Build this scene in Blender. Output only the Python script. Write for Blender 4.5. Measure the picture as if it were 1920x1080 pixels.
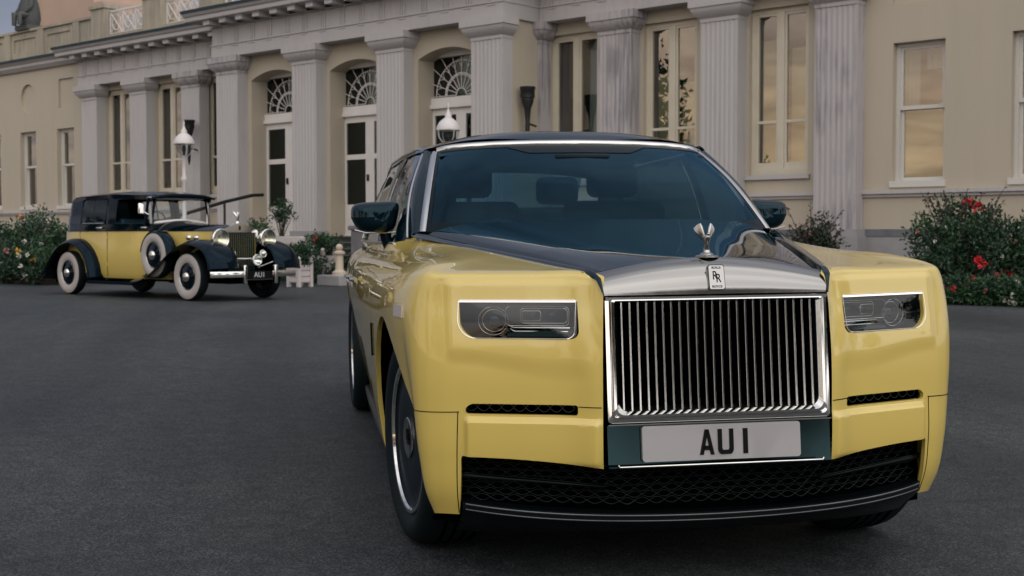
import bpy, bmesh, math, random
import numpy as np
from mathutils import Vector, Matrix
R = math.radians
rnd = random.Random(7)
scene = bpy.context.scene
for o in list(bpy.data.objects):
    bpy.data.objects.remove(o, do_unlink=True)

# ------------------------------------------------------------------ camera, sky, sun, exposure
cam_d = bpy.data.cameras.new('camera'); cam = bpy.data.objects.new('camera', cam_d)
scene.collection.objects.link(cam); scene.camera = cam
cam_d.sensor_width = 36.0; cam_d.lens = 45.85; cam_d.clip_start = 0.05; cam_d.clip_end = 2000
cam.location = (-1.355, -4.830, 1.142)
cam.rotation_euler = (R(90 - 2.271), 0, R(-9.8))
cam_d.dof.use_dof = True; cam_d.dof.focus_distance = 4.1; cam_d.dof.aperture_fstop = 9.0

SUN_EL, SUN_HEAD = 6.0, 156.0            # degrees above the horizon, compass heading from +Y (behind the camera)
world = bpy.data.worlds.new('World'); scene.world = world; world.use_nodes = True
wn, wl = world.node_tree.nodes, world.node_tree.links
wn.clear()
w_out = wn.new('ShaderNodeOutputWorld'); w_bg = wn.new('ShaderNodeBackground')
sky = wn.new('ShaderNodeTexSky'); sky.sky_type = 'NISHITA'; sky.sun_disc = False
sky.sun_elevation = R(SUN_EL); sky.sun_rotation = R(SUN_HEAD); sky.air_density = 1.4; sky.dust_density = 2.5; sky.ozone_density = 1.5
tc = wn.new('ShaderNodeTexCoord')
# flat cloud deck: direction projected on a plane overhead, so clouds shrink toward the horizon
sep = wn.new('ShaderNodeSeparateXYZ'); wl.new(tc.outputs['Generated'], sep.inputs[0])
zc = wn.new('ShaderNodeMath'); zc.operation = 'MAXIMUM'; wl.new(sep.outputs['Z'], zc.inputs[0]); zc.inputs[1].default_value = 0.0
za = wn.new('ShaderNodeMath'); za.operation = 'ADD'; wl.new(zc.outputs[0], za.inputs[0]); za.inputs[1].default_value = 0.12
dv = wn.new('ShaderNodeVectorMath'); dv.operation = 'DIVIDE'; wl.new(tc.outputs['Generated'], dv.inputs[0])
cmb = wn.new('ShaderNodeCombineXYZ'); [wl.new(za.outputs[0], cmb.inputs[i]) for i in range(3)]
wl.new(cmb.outputs[0], dv.inputs[1])
nz = wn.new('ShaderNodeTexNoise'); nz.inputs['Scale'].default_value = 1.5; nz.inputs['Detail'].default_value = 6; nz.inputs['Roughness'].default_value = .58
nz.inputs['Distortion'].default_value = .4
wl.new(dv.outputs[0], nz.inputs['Vector'])
cr = wn.new('ShaderNodeValToRGB'); wl.new(nz.outputs['Fac'], cr.inputs[0])
cr.color_ramp.elements[0].position = .34; cr.color_ramp.elements[0].color = (.975, .975, .975, 1)
cr.color_ramp.elements[1].position = .68; cr.color_ramp.elements[1].color = (1, 1, 1, 1)
def _ramp(c0, c1):
    q = wn.new('ShaderNodeValToRGB'); wl.new(nz.outputs['Fac'], q.inputs[0])
    q.color_ramp.elements[0].position = .36; q.color_ramp.elements[0].color = (*c0, 1); q.color_ramp.elements[1].position = .66; q.color_ramp.elements[1].color = (*c1, 1); return q
c_dim = _ramp((.75, .9, 1.25), (1.55, 1.6, 1.9)); c_lit = _ramp((3.6, 3.7, 4.1), (7.6, 7.3, 7.0))
dt = wn.new('ShaderNodeVectorMath'); dt.operation = 'DOT_PRODUCT'; wl.new(tc.outputs['Generated'], dt.inputs[0])
dt.inputs[1].default_value = (math.sin(R(174))*.9, math.cos(R(174))*.9, .43)
mr = wn.new('ShaderNodeMapRange'); mr.interpolation_type = 'SMOOTHSTEP'; wl.new(dt.outputs['Value'], mr.inputs[0]); mr.inputs[1].default_value = -.55; mr.inputs[2].default_value = .95
# sunset glow on the low clouds on the sun's side
hz_ = wn.new('ShaderNodeMapRange'); hz_.interpolation_type = 'SMOOTHSTEP'; wl.new(sep.outputs['Z'], hz_.inputs[0]); hz_.inputs[1].default_value = .36; hz_.inputs[2].default_value = .04
hm = wn.new('ShaderNodeMath'); hm.operation = 'MULTIPLY'; wl.new(hz_.outputs[0], hm.inputs[0]); hm.inputs[1].default_value = .85
c_gold = _ramp((3.0, 2.1, 1.5), (7.4, 5.4, 3.6))
cg = wn.new('ShaderNodeMixRGB'); wl.new(hm.outputs[0], cg.inputs[0]); wl.new(c_lit.outputs[0], cg.inputs[1]); wl.new(c_gold.outputs[0], cg.inputs[2])
dt2 = wn.new('ShaderNodeVectorMath'); dt2.operation = 'DOT_PRODUCT'; wl.new(tc.outputs['Generated'], dt2.inputs[0])
dt2.inputs[1].default_value = (math.sin(R(-112)), math.cos(R(-112)), 0)
mr2 = wn.new('ShaderNodeMapRange'); mr2.interpolation_type = 'SMOOTHSTEP'; wl.new(dt2.outputs['Value'], mr2.inputs[0]); mr2.inputs[1].default_value = .45; mr2.inputs[2].default_value = .95
mxx = wn.new('ShaderNodeMath'); mxx.operation = 'MULTIPLY'; wl.new(mr2.outputs[0], mxx.inputs[0]); wl.new(hz_.outputs[0], mxx.inputs[1])
wl.new(mxx.outputs[0], cg.inputs[0])
mx3 = wn.new('ShaderNodeMath'); mx3.operation = 'MAXIMUM'; wl.new(mxx.outputs[0], mx3.inputs[0]); wl.new(mr.outputs[0], mx3.inputs[1])
cc = wn.new('ShaderNodeMixRGB'); wl.new(mx3.outputs[0], cc.inputs[0]); wl.new(c_dim.outputs[0], cc.inputs[1]); wl.new(cg.outputs[0], cc.inputs[2])
mx = wn.new('ShaderNodeMixRGB'); mx.blend_type = 'MIX'
wl.new(cr.outputs[0], mx.inputs[0]); wl.new(sky.outputs[0], mx.inputs[1]); wl.new(cc.outputs[0], mx.inputs[2])
wl.new(mx.outputs[0], w_bg.inputs['Color']); w_bg.inputs['Strength'].default_value = 0.10
wl.new(w_bg.outputs[0], w_out.inputs[0])

sun_d = bpy.data.lights.new('sun', 'SUN'); sun = bpy.data.objects.new('sun', sun_d); scene.collection.objects.link(sun)
sun_d.energy = 0.5; sun_d.angle = R(110); sun_d.color = (1.0, .91, .80)
_h = R(SUN_HEAD); _e = R(30)
sun.rotation_euler = Vector((-math.sin(_h)*math.cos(_e), -math.cos(_h)*math.cos(_e), -math.sin(_e))).to_track_quat('-Z', 'Y').to_euler()

vs = scene.view_settings
vs.view_transform = 'Standard'; vs.look = 'None'; vs.exposure = 1.25; vs.gamma = 1.0; vs.use_curve_mapping = False

# ------------------------------------------------------------------ helpers
COL = scene.collection
def tag(o, label=None, cat=None, group=None, kind=None):
    if label: o['label'] = label
    if cat: o['category'] = cat
    if group: o['group'] = group
    if kind: o['kind'] = kind
    return o
def empty(name, loc=(0, 0, 0), rz=0.0, parent=None):
    o = bpy.data.objects.new(name, None); COL.objects.link(o); o.location = loc; o.rotation_euler = (0, 0, rz); o.empty_display_size = .2
    if parent: o.parent = parent
    return o
def smooth(me, ang=35):
    me.shade_smooth()
    me.set_sharp_from_angle(angle=R(ang))
def mk(name, V, F, mat, parent=None, sm=None, weld=False):
    me = bpy.data.meshes.new(name)
    me.from_pydata([tuple(map(float, v)) for v in V], [], [tuple(int(i) for i in f) for f in F])
    if weld:
        bm = bmesh.new(); bm.from_mesh(me); bmesh.ops.remove_doubles(bm, verts=bm.verts, dist=1e-5)
        bmesh.ops.recalc_face_normals(bm, faces=bm.faces); bm.to_mesh(me); bm.free()
    if mat: me.materials.append(mat)
    if sm: smooth(me, sm)
    o = bpy.data.objects.new(name, me); COL.objects.link(o)
    if parent: o.parent = parent
    return o
def inst(src, name, parent, loc=(0,0,0), rot=(0,0,0), scale=(1,1,1)):
    o = bpy.data.objects.new(name, src.data); COL.objects.link(o); o.parent = parent
    o.location = loc; o.rotation_euler = rot; o.scale = scale
    return o
def copy_tree(o, parent=None):
    c = o.copy(); COL.objects.link(c); c.parent = parent
    if parent: c.matrix_parent_inverse = o.matrix_parent_inverse
    for ch in o.children: copy_tree(ch, c)
    return c
class G:
    def __init__(s): s.v = []; s.f = []
    def add(s, V, F):
        b = len(s.v); s.v.extend(V); s.f.extend([tuple(i + b for i in f) for f in F]); return s
    def box(s, x0, x1, y0, y1, z0, z1):
        return s.add([(x0,y0,z0),(x1,y0,z0),(x1,y1,z0),(x0,y1,z0),(x0,y0,z1),(x1,y0,z1),(x1,y1,z1),(x0,y1,z1)],
                     [(0,3,2,1),(4,5,6,7),(0,1,5,4),(1,2,6,5),(2,3,7,6),(3,0,4,7)])
    def prism(s, poly, axis, a, b, cap=True):
        # poly: list of 2D points; axis 'x': poly=(y,z), 'y': (x,z), 'z': (x,y)
        def P(p, t):
            return {'x': (t, p[0], p[1]), 'y': (p[0], t, p[1]), 'z': (p[0], p[1], t)}[axis]
        n = len(poly); V = [P(p, a) for p in poly] + [P(p, b) for p in poly]
        F = [(i, (i+1) % n, (i+1) % n + n, i + n) for i in range(n)]
        if cap: F += [tuple(range(n))[::-1], tuple(range(n, 2*n))]
        return s.add(V, F)
    def lathe(s, prof, c=(0,0,0), n=24, axis='z', cap=True, a0=0, a1=2*math.pi):
        V = []; F = []; full = abs(a1 - a0 - 2*math.pi) < 1e-6; m = n if full else n + 1
        for (r, h) in prof:
            for i in range(m):
                t = a0 + (a1 - a0)*i/n; x, y = r*math.cos(t), r*math.sin(t)
                V.append({'z': (c[0]+x, c[1]+y, c[2]+h), 'x': (c[0]+h, c[1]+x, c[2]+y), 'y': (c[0]+x, c[1]+h, c[2]+y)}[axis])
        for j in range(len(prof)-1):
            for i in range(m if full else m-1):
                k = (i+1) % m; F.append((j*m+i, j*m+k, (j+1)*m+k, (j+1)*m+i))
        if cap and full:
            if prof[0][0] > 1e-6: F.append(tuple(range(m))[::-1])
            if prof[-1][0] > 1e-6: F.append(tuple(range((len(prof)-1)*m, len(prof)*m)))
        return s.add(V, F)
    def tube(s, pts, r, n=8, cap=True, closed=False):
        pts = [Vector(p) for p in pts]; m = len(pts); V = []; F = []
        rr = r if hasattr(r, '__len__') else [r]*m
        up = None
        for i, p in enumerate(pts):
            a = pts[(i-1) % m] if (closed or i > 0) else p; b = pts[(i+1) % m] if (closed or i < m-1) else p
            t = (b - a).normalized()
            if up is None: up = Vector((0,0,1)) if abs(t.z) < .9 else Vector((1,0,0))
            side = t.cross(up).normalized(); up = side.cross(t).normalized()
            for k in range(n):
                an = 2*math.pi*k/n
                V.append(tuple(p + side*(math.cos(an)*rr[i]) + up*(math.sin(an)*rr[i])))
        for i in range(m if closed else m-1):
            j = (i+1) % m
            for k in range(n):
                l = (k+1) % n; F.append((i*n+k, i*n+l, j*n+l, j*n+k))
        if cap and not closed: F += [tuple(range(n))[::-1], tuple(range((m-1)*n, m*n))]
        return s.add(V, F)
    def grid(s, P, flip=False, closed_u=False):
        # P[i][j] -> 3D
        ni, nj = len(P), len(P[0]); V = [tuple(P[i][j]) for i in range(ni) for j in range(nj)]; F = []
        for i in range(ni if closed_u else ni-1):
            k = (i+1) % ni
            for j in range(nj-1):
                q = (i*nj+j, k*nj+j, k*nj+j+1, i*nj+j+1); F.append(q[::-1] if flip else q)
        return s.add(V, F)
    def ball(s, c, r, n=12, sc=(1,1,1)):
        m = n//2; prof = [(max(1e-5, math.sin(math.pi*k/m)), -math.cos(math.pi*k/m)) for k in range(m+1)]
        b = len(s.v); s.lathe(prof, (0,0,0), n, cap=False)
        s.v[b:] = [(c[0]+x*r*sc[0], c[1]+y*r*sc[1], c[2]+z*r*sc[2]) for x, y, z in s.v[b:]]; return s
    def xf(s, fn): s.v = [tuple(fn(v)) for v in s.v]; return s
    def build(s, name, mat, parent=None, sm=None, weld=False): return mk(name, s.v, s.f, mat, parent, sm, weld)
def bevel(o, w, seg=2, ang=40):
    m = o.modifiers.new('bevel', 'BEVEL'); m.width = w; m.segments = seg; m.limit_method = 'ANGLE'; m.angle_limit = R(ang); m.harden_normals = False
    smooth(o.data, 50); return o
def rrect(x0, x1, z0, z1, r, n=5):
    # rounded rectangle, r may be (bl, br, tr, tl)
    if not hasattr(r, '__len__'): r = (r,)*4
    out = []
    for (cx, cz, rr, a) in ((x0, z0, r[0], 180), (x1, z0, r[1], 270), (x1, z1, r[2], 0), (x0, z1, r[3], 90)):
        ox = cx + rr if cx == x0 else cx - rr; oz = cz + rr if cz == z0 else cz - rr
        for k in range(n+1 if rr > 0 else 1):
            t = R(a + 90*k/n) if rr > 0 else 0
            out.append((ox + rr*math.cos(t), oz + rr*math.sin(t)) if rr > 0 else (cx, cz))
    return out
def catmull(pts, n):
    # centripetal-free Catmull-Rom through pts (array-like), n samples per span
    P = np.array(pts, float); out = []
    Q = np.vstack([2*P[0]-P[1], P, 2*P[-1]-P[-2]])
    for i in range(1, len(Q)-2):
        for k in range(n):
            t = k/n; a, b, c, d = Q[i-1], Q[i], Q[i+1], Q[i+2]
            out.append(.5*((2*b) + (-a+c)*t + (2*a-5*b+4*c-d)*t*t + (-a+3*b-3*c+d)*t**3))
    out.append(P[-1]); return np.array(out)

# ------------------------------------------------------------------ materials
MAT = {}
def mat(name, col, rough=.5, metal=0.0, coat=0.0, coat_rough=.03, spec=.5, noise=None, bump=None, emit=None):
    m = bpy.data.materials.new(name); m.use_nodes = True; nt = m.node_tree; b = nt.nodes['Principled BSDF']
    b.inputs['Base Color'].default_value = (*col, 1); b.inputs['Roughness'].default_value = rough; b.inputs['Metallic'].default_value = metal
    b.inputs['Coat Weight'].default_value = coat; b.inputs['Coat Roughness'].default_value = coat_rough; b.inputs['Specular IOR Level'].default_value = spec
    if noise:      # (scale, amount, colour2[, detail])
        t = nt.nodes.new('ShaderNodeTexCoord'); n = nt.nodes.new('ShaderNodeTexNoise'); n.inputs['Scale'].default_value = noise[0]; n.inputs['Detail'].default_value = noise[3] if len(noise) > 3 else 5
        nt.links.new(t.outputs['Object'], n.inputs['Vector'])
        r = nt.nodes.new('ShaderNodeValToRGB'); r.color_ramp.elements[0].position = .5 - noise[1]; r.color_ramp.elements[1].position = .5 + noise[1]
        r.color_ramp.elements[0].color = (*noise[2], 1); r.color_ramp.elements[1].color = (*col, 1)
        nt.links.new(n.outputs['Fac'], r.inputs[0]); nt.links.new(r.outputs[0], b.inputs['Base Color'])
    if bump:       # (scale, strength, distance)
        t = nt.nodes.new('ShaderNodeTexCoord'); n = nt.nodes.new('ShaderNodeTexNoise'); n.inputs['Scale'].default_value = bump[0]; n.inputs['Detail'].default_value = 4
        nt.links.new(t.outputs['Object'], n.inputs['Vector'])
        bp = nt.nodes.new('ShaderNodeBump'); bp.inputs['Strength'].default_value = bump[1]; bp.inputs['Distance'].default_value = bump[2]
        nt.links.new(n.outputs['Fac'], bp.inputs['Height']); nt.links.new(bp.outputs[0], b.inputs['Normal'])
    if emit:
        b.inputs['Emission Color'].default_value = (*emit[0], 1); b.inputs['Emission Strength'].default_value = emit[1]
    MAT[name] = m; return m
def glass(name, tint, refl, base_refl=.04, rough=.0):
    # thin pane: see-through tint plus a mirror layer that grows toward grazing angles
    m = bpy.data.materials.new(name); m.use_nodes = True; nt = m.node_tree; nt.nodes.clear()
    o = nt.nodes.new('ShaderNodeOutputMaterial'); mxs = nt.nodes.new('ShaderNodeMixShader'); tr = nt.nodes.new('ShaderNodeBsdfTransparent'); gl = nt.nodes.new('ShaderNodeBsdfGlossy')
    tr.inputs[0].default_value = (*tint, 1); gl.inputs['Roughness'].default_value = rough; gl.inputs[0].default_value = (*refl, 1)
    fc = nt.nodes.new('ShaderNodeLayerWeight'); fc.inputs[0].default_value = .5
    pw = nt.nodes.new('ShaderNodeMath'); pw.operation = 'POWER'; nt.links.new(fc.outputs['Facing'], pw.inputs[0]); pw.inputs[1].default_value = 5.0
    lw = nt.nodes.new('ShaderNodeMath'); lw.operation = 'MULTIPLY_ADD'; nt.links.new(pw.outputs[0], lw.inputs[0]); lw.inputs[1].default_value = .93; lw.inputs[2].default_value = .04
    ma = nt.nodes.new('ShaderNodeMath'); ma.operation = 'ADD'; ma.use_clamp = True; nt.links.new(lw.outputs[0], ma.inputs[0]); ma.inputs[1].default_value = base_refl
    nt.links.new(ma.outputs[0], mxs.inputs[0]); nt.links.new(tr.outputs[0], mxs.inputs[1]); nt.links.new(gl.outputs[0], mxs.inputs[2]); nt.links.new(mxs.outputs[0], o.inputs[0])
    MAT[name] = m; return m

def tint(m, c):
    m.node_tree.nodes['Principled BSDF'].inputs['Specular Tint'].default_value = (*c, 1); return m
YEL = mat('yellow_paint', (.63, .475, .112), .32, coat=1.0, coat_rough=.02)
YEL.node_tree.nodes['Principled BSDF'].inputs['Coat IOR'].default_value = 1.52
BLK = tint(mat('black_paint', (.0006, .007, .011), .02, spec=.4), (.42, .66, .80))
CHR = mat('chrome', (.78, .77, .75), .07, metal=1.0)
SAT = mat('satin_steel', (.40, .395, .385), .14, metal=1.0)
GTOP = mat('polished_grille_top', (.30, .297, .29), .12, metal=1.0, bump=(2.6, .10, .02))
STRIP = mat('polished_strip', (.62, .615, .60), .12, metal=1.0)
DCH = mat('dark_chrome', (.016, .031, .035), .08, metal=1.0)
WBLK = mat('wheel_black', (.004, .010, .014), .45, spec=.15)
VANE = mat('grille_vane', (.58, .575, .56), .08, metal=1.0)
RUB = mat('tyre_rubber', (.004, .009, .011), .65, spec=.15, bump=(90, .25, .002))
PLA = mat('black_plastic', (.002, .004, .005), .35, spec=.18)
BORD = mat('glass_border_black', (.0008, .006, .009), .3, spec=.12)
INT = mat('cabin_leather', (.002, .022, .034), .5, spec=.2)
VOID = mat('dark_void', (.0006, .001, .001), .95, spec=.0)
WPL = mat('plate_white', (.31, .30, .305), .3, coat=.4)
PBL = mat('plate_black', (.003, .003, .004), .5, spec=.12)
CLEAR = glass('windscreen_glass', (.26, .40, .47), (.34, .70, .95), .0)
SIDEG = glass('side_glass', (.10, .13, .14), (.9, .95, 1), .08)
LENS = glass('lamp_glass', (.90, .93, .93), (.95, .97, 1), .008)
WWALL = mat('whitewall', (.42, .39, .37), .55, noise=(9, .3, (.36, .33, .31)))
VYEL = mat('vintage_yellow_paint', (.58, .44, .115), .35, coat=.8, coat_rough=.05)
VBLK = tint(mat('vintage_black_paint', (.0008, .0045, .008), .06, spec=.25), (.30, .48, .66))
LAMPG = mat('lamp_reflector', (.80, .74, .58), .22, metal=1.0)
# ------------------------------------------------------------------ setting materials
def streaked(name, c1, c2, c3, rough=.75, zs=.25, sc=1.6, amt=(.35, .62), bump=(40, .15, .004)):
    # masonry with rain streaks running down it and broad cloudy staining
    m = mat(name, c1, rough, bump=bump); nt = m.node_tree; b = nt.nodes['Principled BSDF']
    t = nt.nodes.new('ShaderNodeNewGeometry'); mp = nt.nodes.new('ShaderNodeMapping'); mp.inputs['Scale'].default_value = (1, 1, zs*.3)
    nt.links.new(t.outputs['Position'], mp.inputs[0])
    n1 = nt.nodes.new('ShaderNodeTexNoise'); n1.inputs['Scale'].default_value = sc*7; n1.inputs['Detail'].default_value = 6; nt.links.new(mp.outputs[0], n1.inputs['Vector'])
    n2 = nt.nodes.new('ShaderNodeTexNoise'); n2.inputs['Scale'].default_value = sc*.45; n2.inputs['Detail'].default_value = 5; nt.links.new(t.outputs['Position'], n2.inputs['Vector'])
    mu = nt.nodes.new('ShaderNodeMath'); mu.operation = 'MULTIPLY'; nt.links.new(n1.outputs['Fac'], mu.inputs[0]); nt.links.new(n2.outputs['Fac'], mu.inputs[1])
    ad = nt.nodes.new('ShaderNodeMath'); ad.operation = 'MULTIPLY'; ad.inputs[1].default_value = 2.0; nt.links.new(mu.outputs[0], ad.inputs[0])
    r = nt.nodes.new('ShaderNodeValToRGB'); r.color_ramp.elements[0].position = amt[0]; r.color_ramp.elements[1].position = amt[1]
    r.color_ramp.elements[0].color = (*c1, 1); r.color_ramp.elements[1].color = (*c2, 1)
    nt.links.new(ad.outputs[0], r.inputs[0])
    mxr = nt.nodes.new('ShaderNodeMixRGB'); mxr.blend_type = 'MIX'; nt.links.new(n2.outputs['Fac'], mxr.inputs[0]); mxr.inputs[2].default_value = (*c3, 1)
    sc2 = nt.nodes.new('ShaderNodeMath'); sc2.operation = 'MULTIPLY'; sc2.inputs[1].default_value = .45; nt.links.new(n2.outputs['Fac'], sc2.inputs[0]); nt.links.new(sc2.outputs[0], mxr.inputs[0])
    nt.links.new(r.outputs[0], mxr.inputs[1]); nt.links.new(mxr.outputs[0], b.inputs['Base Color'])
    return m
STUC = streaked('cream_stucco', (.455, .40, .31), (.425, .378, .298), (.445, .40, .335), .8, amt=(.4, .9), sc=.6, bump=(120, .08, .002))
STONE = streaked('weathered_stone', (.45, .43, .425), (.38, .357, .36), (.425, .402, .405), .85, amt=(.50, .85))
STONED = streaked('stained_stone', (.44, .415, .42), (.20, .185, .20), (.34, .315, .33), .85, amt=(.45, .75))
PLINTH = mat('slate_band', (.10, .115, .13), .7, noise=(4, .2, (.16, .165, .18)))
PLSTONE = mat('plinth_stone', (.33, .32, .325), .85, noise=(2, .2, (.26, .25, .26)))
CREAMW = mat('cream_window_paint', (.60, .55, .44), .45, noise=(3, .3, (.52, .47, .38)))
WHITEP = mat('white_door_paint', (.72, .69, .66), .42, noise=(2.5, .3, (.64, .60, .58)))
SASHW = mat('sash_window_paint', (.58, .56, .52), .45)
LEAD = mat('lead_gutter', (.025, .045, .06), .5)
PARAP = streaked('parapet_render', (.40, .355, .27), (.27, .245, .20), (.33, .30, .24), .85)
LATT = mat('white_lattice_paint', (.62, .59, .57), .5)
ATTIC = mat('attic_render', (.48, .34, .26), .85, noise=(1.5, .25, (.40, .30, .24)))
ROOM = mat('room_dark', (.006, .012, .010), .9)
TONEB = mat('gold_tone_blind', (.60, .46, .27), .8, noise=(3, .3, (.52, .40, .25)))  # blinds added behind panes; their gold tone imitates reflected sunset sky
CURT = mat('sheer_curtain', (.42, .42, .41), .9)
PANE = glass('window_pane', (.60, .68, .65), (1.0, .95, .88), .17)
PANED = glass('door_pane', (.35, .45, .42), (.8, .9, .9), .03)
STEP = mat('step_stone', (.03, .036, .032), .9, noise=(2, .2, (.02, .028, .024)))
NOSE = mat('step_nosing', (.13, .13, .12), .85, noise=(3, .3, (.07, .075, .07)))
BMET = mat('black_iron', (.006, .008, .009), .45)
WMET = mat('white_lamp_paint', (.60, .575, .57), .35)
BRONZE = mat('statue_bronze', (.05, .055, .055), .6)

# ------------------------------------------------------------------ ground
def gz(x, y):
    d = (x+1.355)*math.sin(R(9.8)) + (y+4.83)*math.cos(R(9.8))
    t = min(1, max(0, (d-7)/13)); return .12*t*t*(3-2*t)
ASPH = mat('asphalt', (.030, .033, .038), .62, spec=.28)
nt = ASPH.node_tree; b = nt.nodes['Principled BSDF']
t = nt.nodes.new('ShaderNodeTexCoord')
def _n(scale, det=4, rgh=.6):
    n = nt.nodes.new('ShaderNodeTexNoise'); n.inputs['Scale'].default_value = scale; n.inputs['Detail'].default_value = det; n.inputs['Roughness'].default_value = rgh
    nt.links.new(t.outputs['Object'], n.inputs['Vector']); return n
vor = nt.nodes.new('ShaderNodeTexVoronoi'); vor.inputs['Scale'].default_value = 170; nt.links.new(t.outputs['Object'], vor.inputs['Vector'])
big, mid = _n(.35, 5), _n(7, 6, .7)
r1 = nt.nodes.new('ShaderNodeValToRGB'); nt.links.new(vor.outputs['Color'], r1.inputs[0])
r1.color_ramp.elements[0].position = .45; r1.color_ramp.elements[0].color = (.018, .022, .024, 1); r1.color_ramp.elements[1].position = 1.0; r1.color_ramp.elements[1].color = (.125, .140, .145, 1)
m1 = nt.nodes.new('ShaderNodeMixRGB'); m1.blend_type = 'MULTIPLY'; m1.inputs[0].default_value = .75
r2 = nt.nodes.new('ShaderNodeValToRGB'); nt.links.new(big.outputs['Fac'], r2.inputs[0]); r2.color_ramp.elements[0].position = .3; r2.color_ramp.elements[1].position = .7
r2.color_ramp.elements[0].color = (.55, .60, .66, 1); r2.color_ramp.elements[1].color = (1.25, 1.2, 1.16, 1)
nt.links.new(r1.outputs[0], m1.inputs[1]); nt.links.new(r2.outputs[0], m1.inputs[2])
m2 = nt.nodes.new('ShaderNodeMixRGB'); m2.blend_type = 'MULTIPLY'; m2.inputs[0].default_value = .6
r3 = nt.nodes.new('ShaderNodeValToRGB'); nt.links.new(mid.outputs['Fac'], r3.inputs[0]); r3.color_ramp.elements[0].position = .35; r3.color_ramp.elements[1].position = .65
r3.color_ramp.elements[0].color = (.5, .5, .52, 1); r3.color_ramp.elements[1].color = (1.35, 1.35, 1.35, 1)
nt.links.new(m1.outputs[0], m2.inputs[1]); nt.links.new(r3.outputs[0], m2.inputs[2]); wv = nt.nodes.new('ShaderNodeTexNoise'); wv.inputs['Scale'].default_value = 1.0; wv.inputs['Detail'].default_value = 3
mp_ = nt.nodes.new('ShaderNodeMapping'); mp_.inputs['Rotation'].default_value = (0, 0, R(38)); mp_.inputs['Scale'].default_value = (.9, .10, 1)
nt.links.new(t.outputs['Object'], mp_.inputs[0]); nt.links.new(mp_.outputs[0], wv.inputs['Vector'])
r4 = nt.nodes.new('ShaderNodeValToRGB'); nt.links.new(wv.outputs['Fac'], r4.inputs[0]); r4.color_ramp.elements[0].position = .38; r4.color_ramp.elements[1].position = .66
r4.color_ramp.elements[0].color = (.72, .73, .75, 1); r4.color_ramp.elements[1].color = (1.28, 1.27, 1.25, 1)
m3 = nt.nodes.new('ShaderNodeMixRGB'); m3.blend_type = 'MULTIPLY'; m3.inputs[0].default_value = .8; nt.links.new(m2.outputs[0], m3.inputs[1]); nt.links.new(r4.outputs[0], m3.inputs[2])
vg = nt.nodes.new('ShaderNodeTexVoronoi'); vg.inputs['Scale'].default_value = 34; nt.links.new(t.outputs['Object'], vg.inputs['Vector'])
rg = nt.nodes.new('ShaderNodeValToRGB'); nt.links.new(vg.outputs['Distance'], rg.inputs[0]); rg.color_ramp.elements[0].position = .07; rg.color_ramp.elements[1].position = .10
rg.color_ramp.elements[0].color = (2.6, 2.5, 2.4, 1); rg.color_ramp.elements[1].color = (1, 1, 1, 1)
m4 = nt.nodes.new('ShaderNodeMixRGB'); m4.blend_type = 'MULTIPLY'; m4.inputs[0].default_value = .5; nt.links.new(m3.outputs[0], m4.inputs[1]); nt.links.new(rg.outputs[0], m4.inputs[2])
nt.links.new(m4.outputs[0], b.inputs['Base Color'])
bp = nt.nodes.new('ShaderNodeBump'); bp.inputs['Strength'].default_value = .8; bp.inputs['Distance'].default_value = .004
fine = _n(420, 3); nt.links.new(fine.outputs['Fac'], bp.inputs['Height']); nt.links.new(bp.outputs[0], b.inputs['Normal'])
xs = [-400, -150, -60, -30, -16, -10] + [-8 + i*.8 for i in range(26)] + [14, 18, 30, 60, 150, 400]
ys = [-400, -150, -60, -30, -15, -10] + [-8 + i*.8 for i in range(50)] + [34, 40, 60, 150, 400]
g = G().grid([[(x, y, gz(x, y)) for y in ys] for x in xs])
tag(g.build('driveway', ASPH, None, 60), kind='structure', label='dark grey tarmac driveway in front of the house')

# ------------------------------------------------------------------ the house (local x along the front, -y towards the drive)
HOUSE = empty('country_house', (10.77, 17.96, .12), R(-50.8))
tag(HOUSE, 'long cream stucco mansion with grey stone pilasters and tall windows', 'building')
def wall_holes(u0, u1, z0, z1, v, holes, depth=.32):
    us = sorted({u0, u1, *[h[0] for h in holes], *[h[1] for h in holes]}); zs = sorted({z0, z1, *[h[2] for h in holes], *[h[3] for h in holes]})
    g = G()
    for i in range(len(us)-1):
        for j in range(len(zs)-1):
            cu, cz = (us[i]+us[i+1])/2, (zs[j]+zs[j+1])/2
            if any(h[0] < cu < h[1] and h[2] < cz < h[3] for h in holes): continue
            g.add([(us[i], -v, zs[j]), (us[i+1], -v, zs[j]), (us[i+1], -v, zs[j+1]), (us[i], -v, zs[j+1])], [(0,1,2,3)])
    for a, bb, c, d in holes:
        y0, y1 = -v, -v + depth
        g.add([(a,y0,c),(a,y0,d),(a,y1,d),(a,y1,c)], [(0,1,2,3)]); g.add([(bb,y0,c),(bb,y0,d),(bb,y1,d),(bb,y1,c)], [(3,2,1,0)])
        g.add([(a,y0,d),(bb,y0,d),(bb,y1,d),(a,y1,d)], [(0,1,2,3)]); g.add([(a,y0,c),(bb,y0,c),(bb,y1,c),(a,y1,c)], [(3,2,1,0)])
    return g
ZB = -.15
def room(u0, u1, z0, z1, y):
    return G().box(u0, u1, y+.06, y+1.1, z0, z1).build('room_interior', ROOM, HOUSE)
def room_box(u0, u1, z0, z1, y, parent):
    g = G(); y1 = y + .9
    V = [(u0,y,z0),(u1,y,z0),(u1,y,z1),(u0,y,z1),(u0,y1,z0),(u1,y1,z0),(u1,y1,z1),(u0,y1,z1)]
    g.add(V, [(4,5,6,7),(0,1,5,4),(3,7,6,2),(0,4,7,3),(1,2,6,5)])
    return g.build('room_interior', ROOM, parent)
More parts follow.
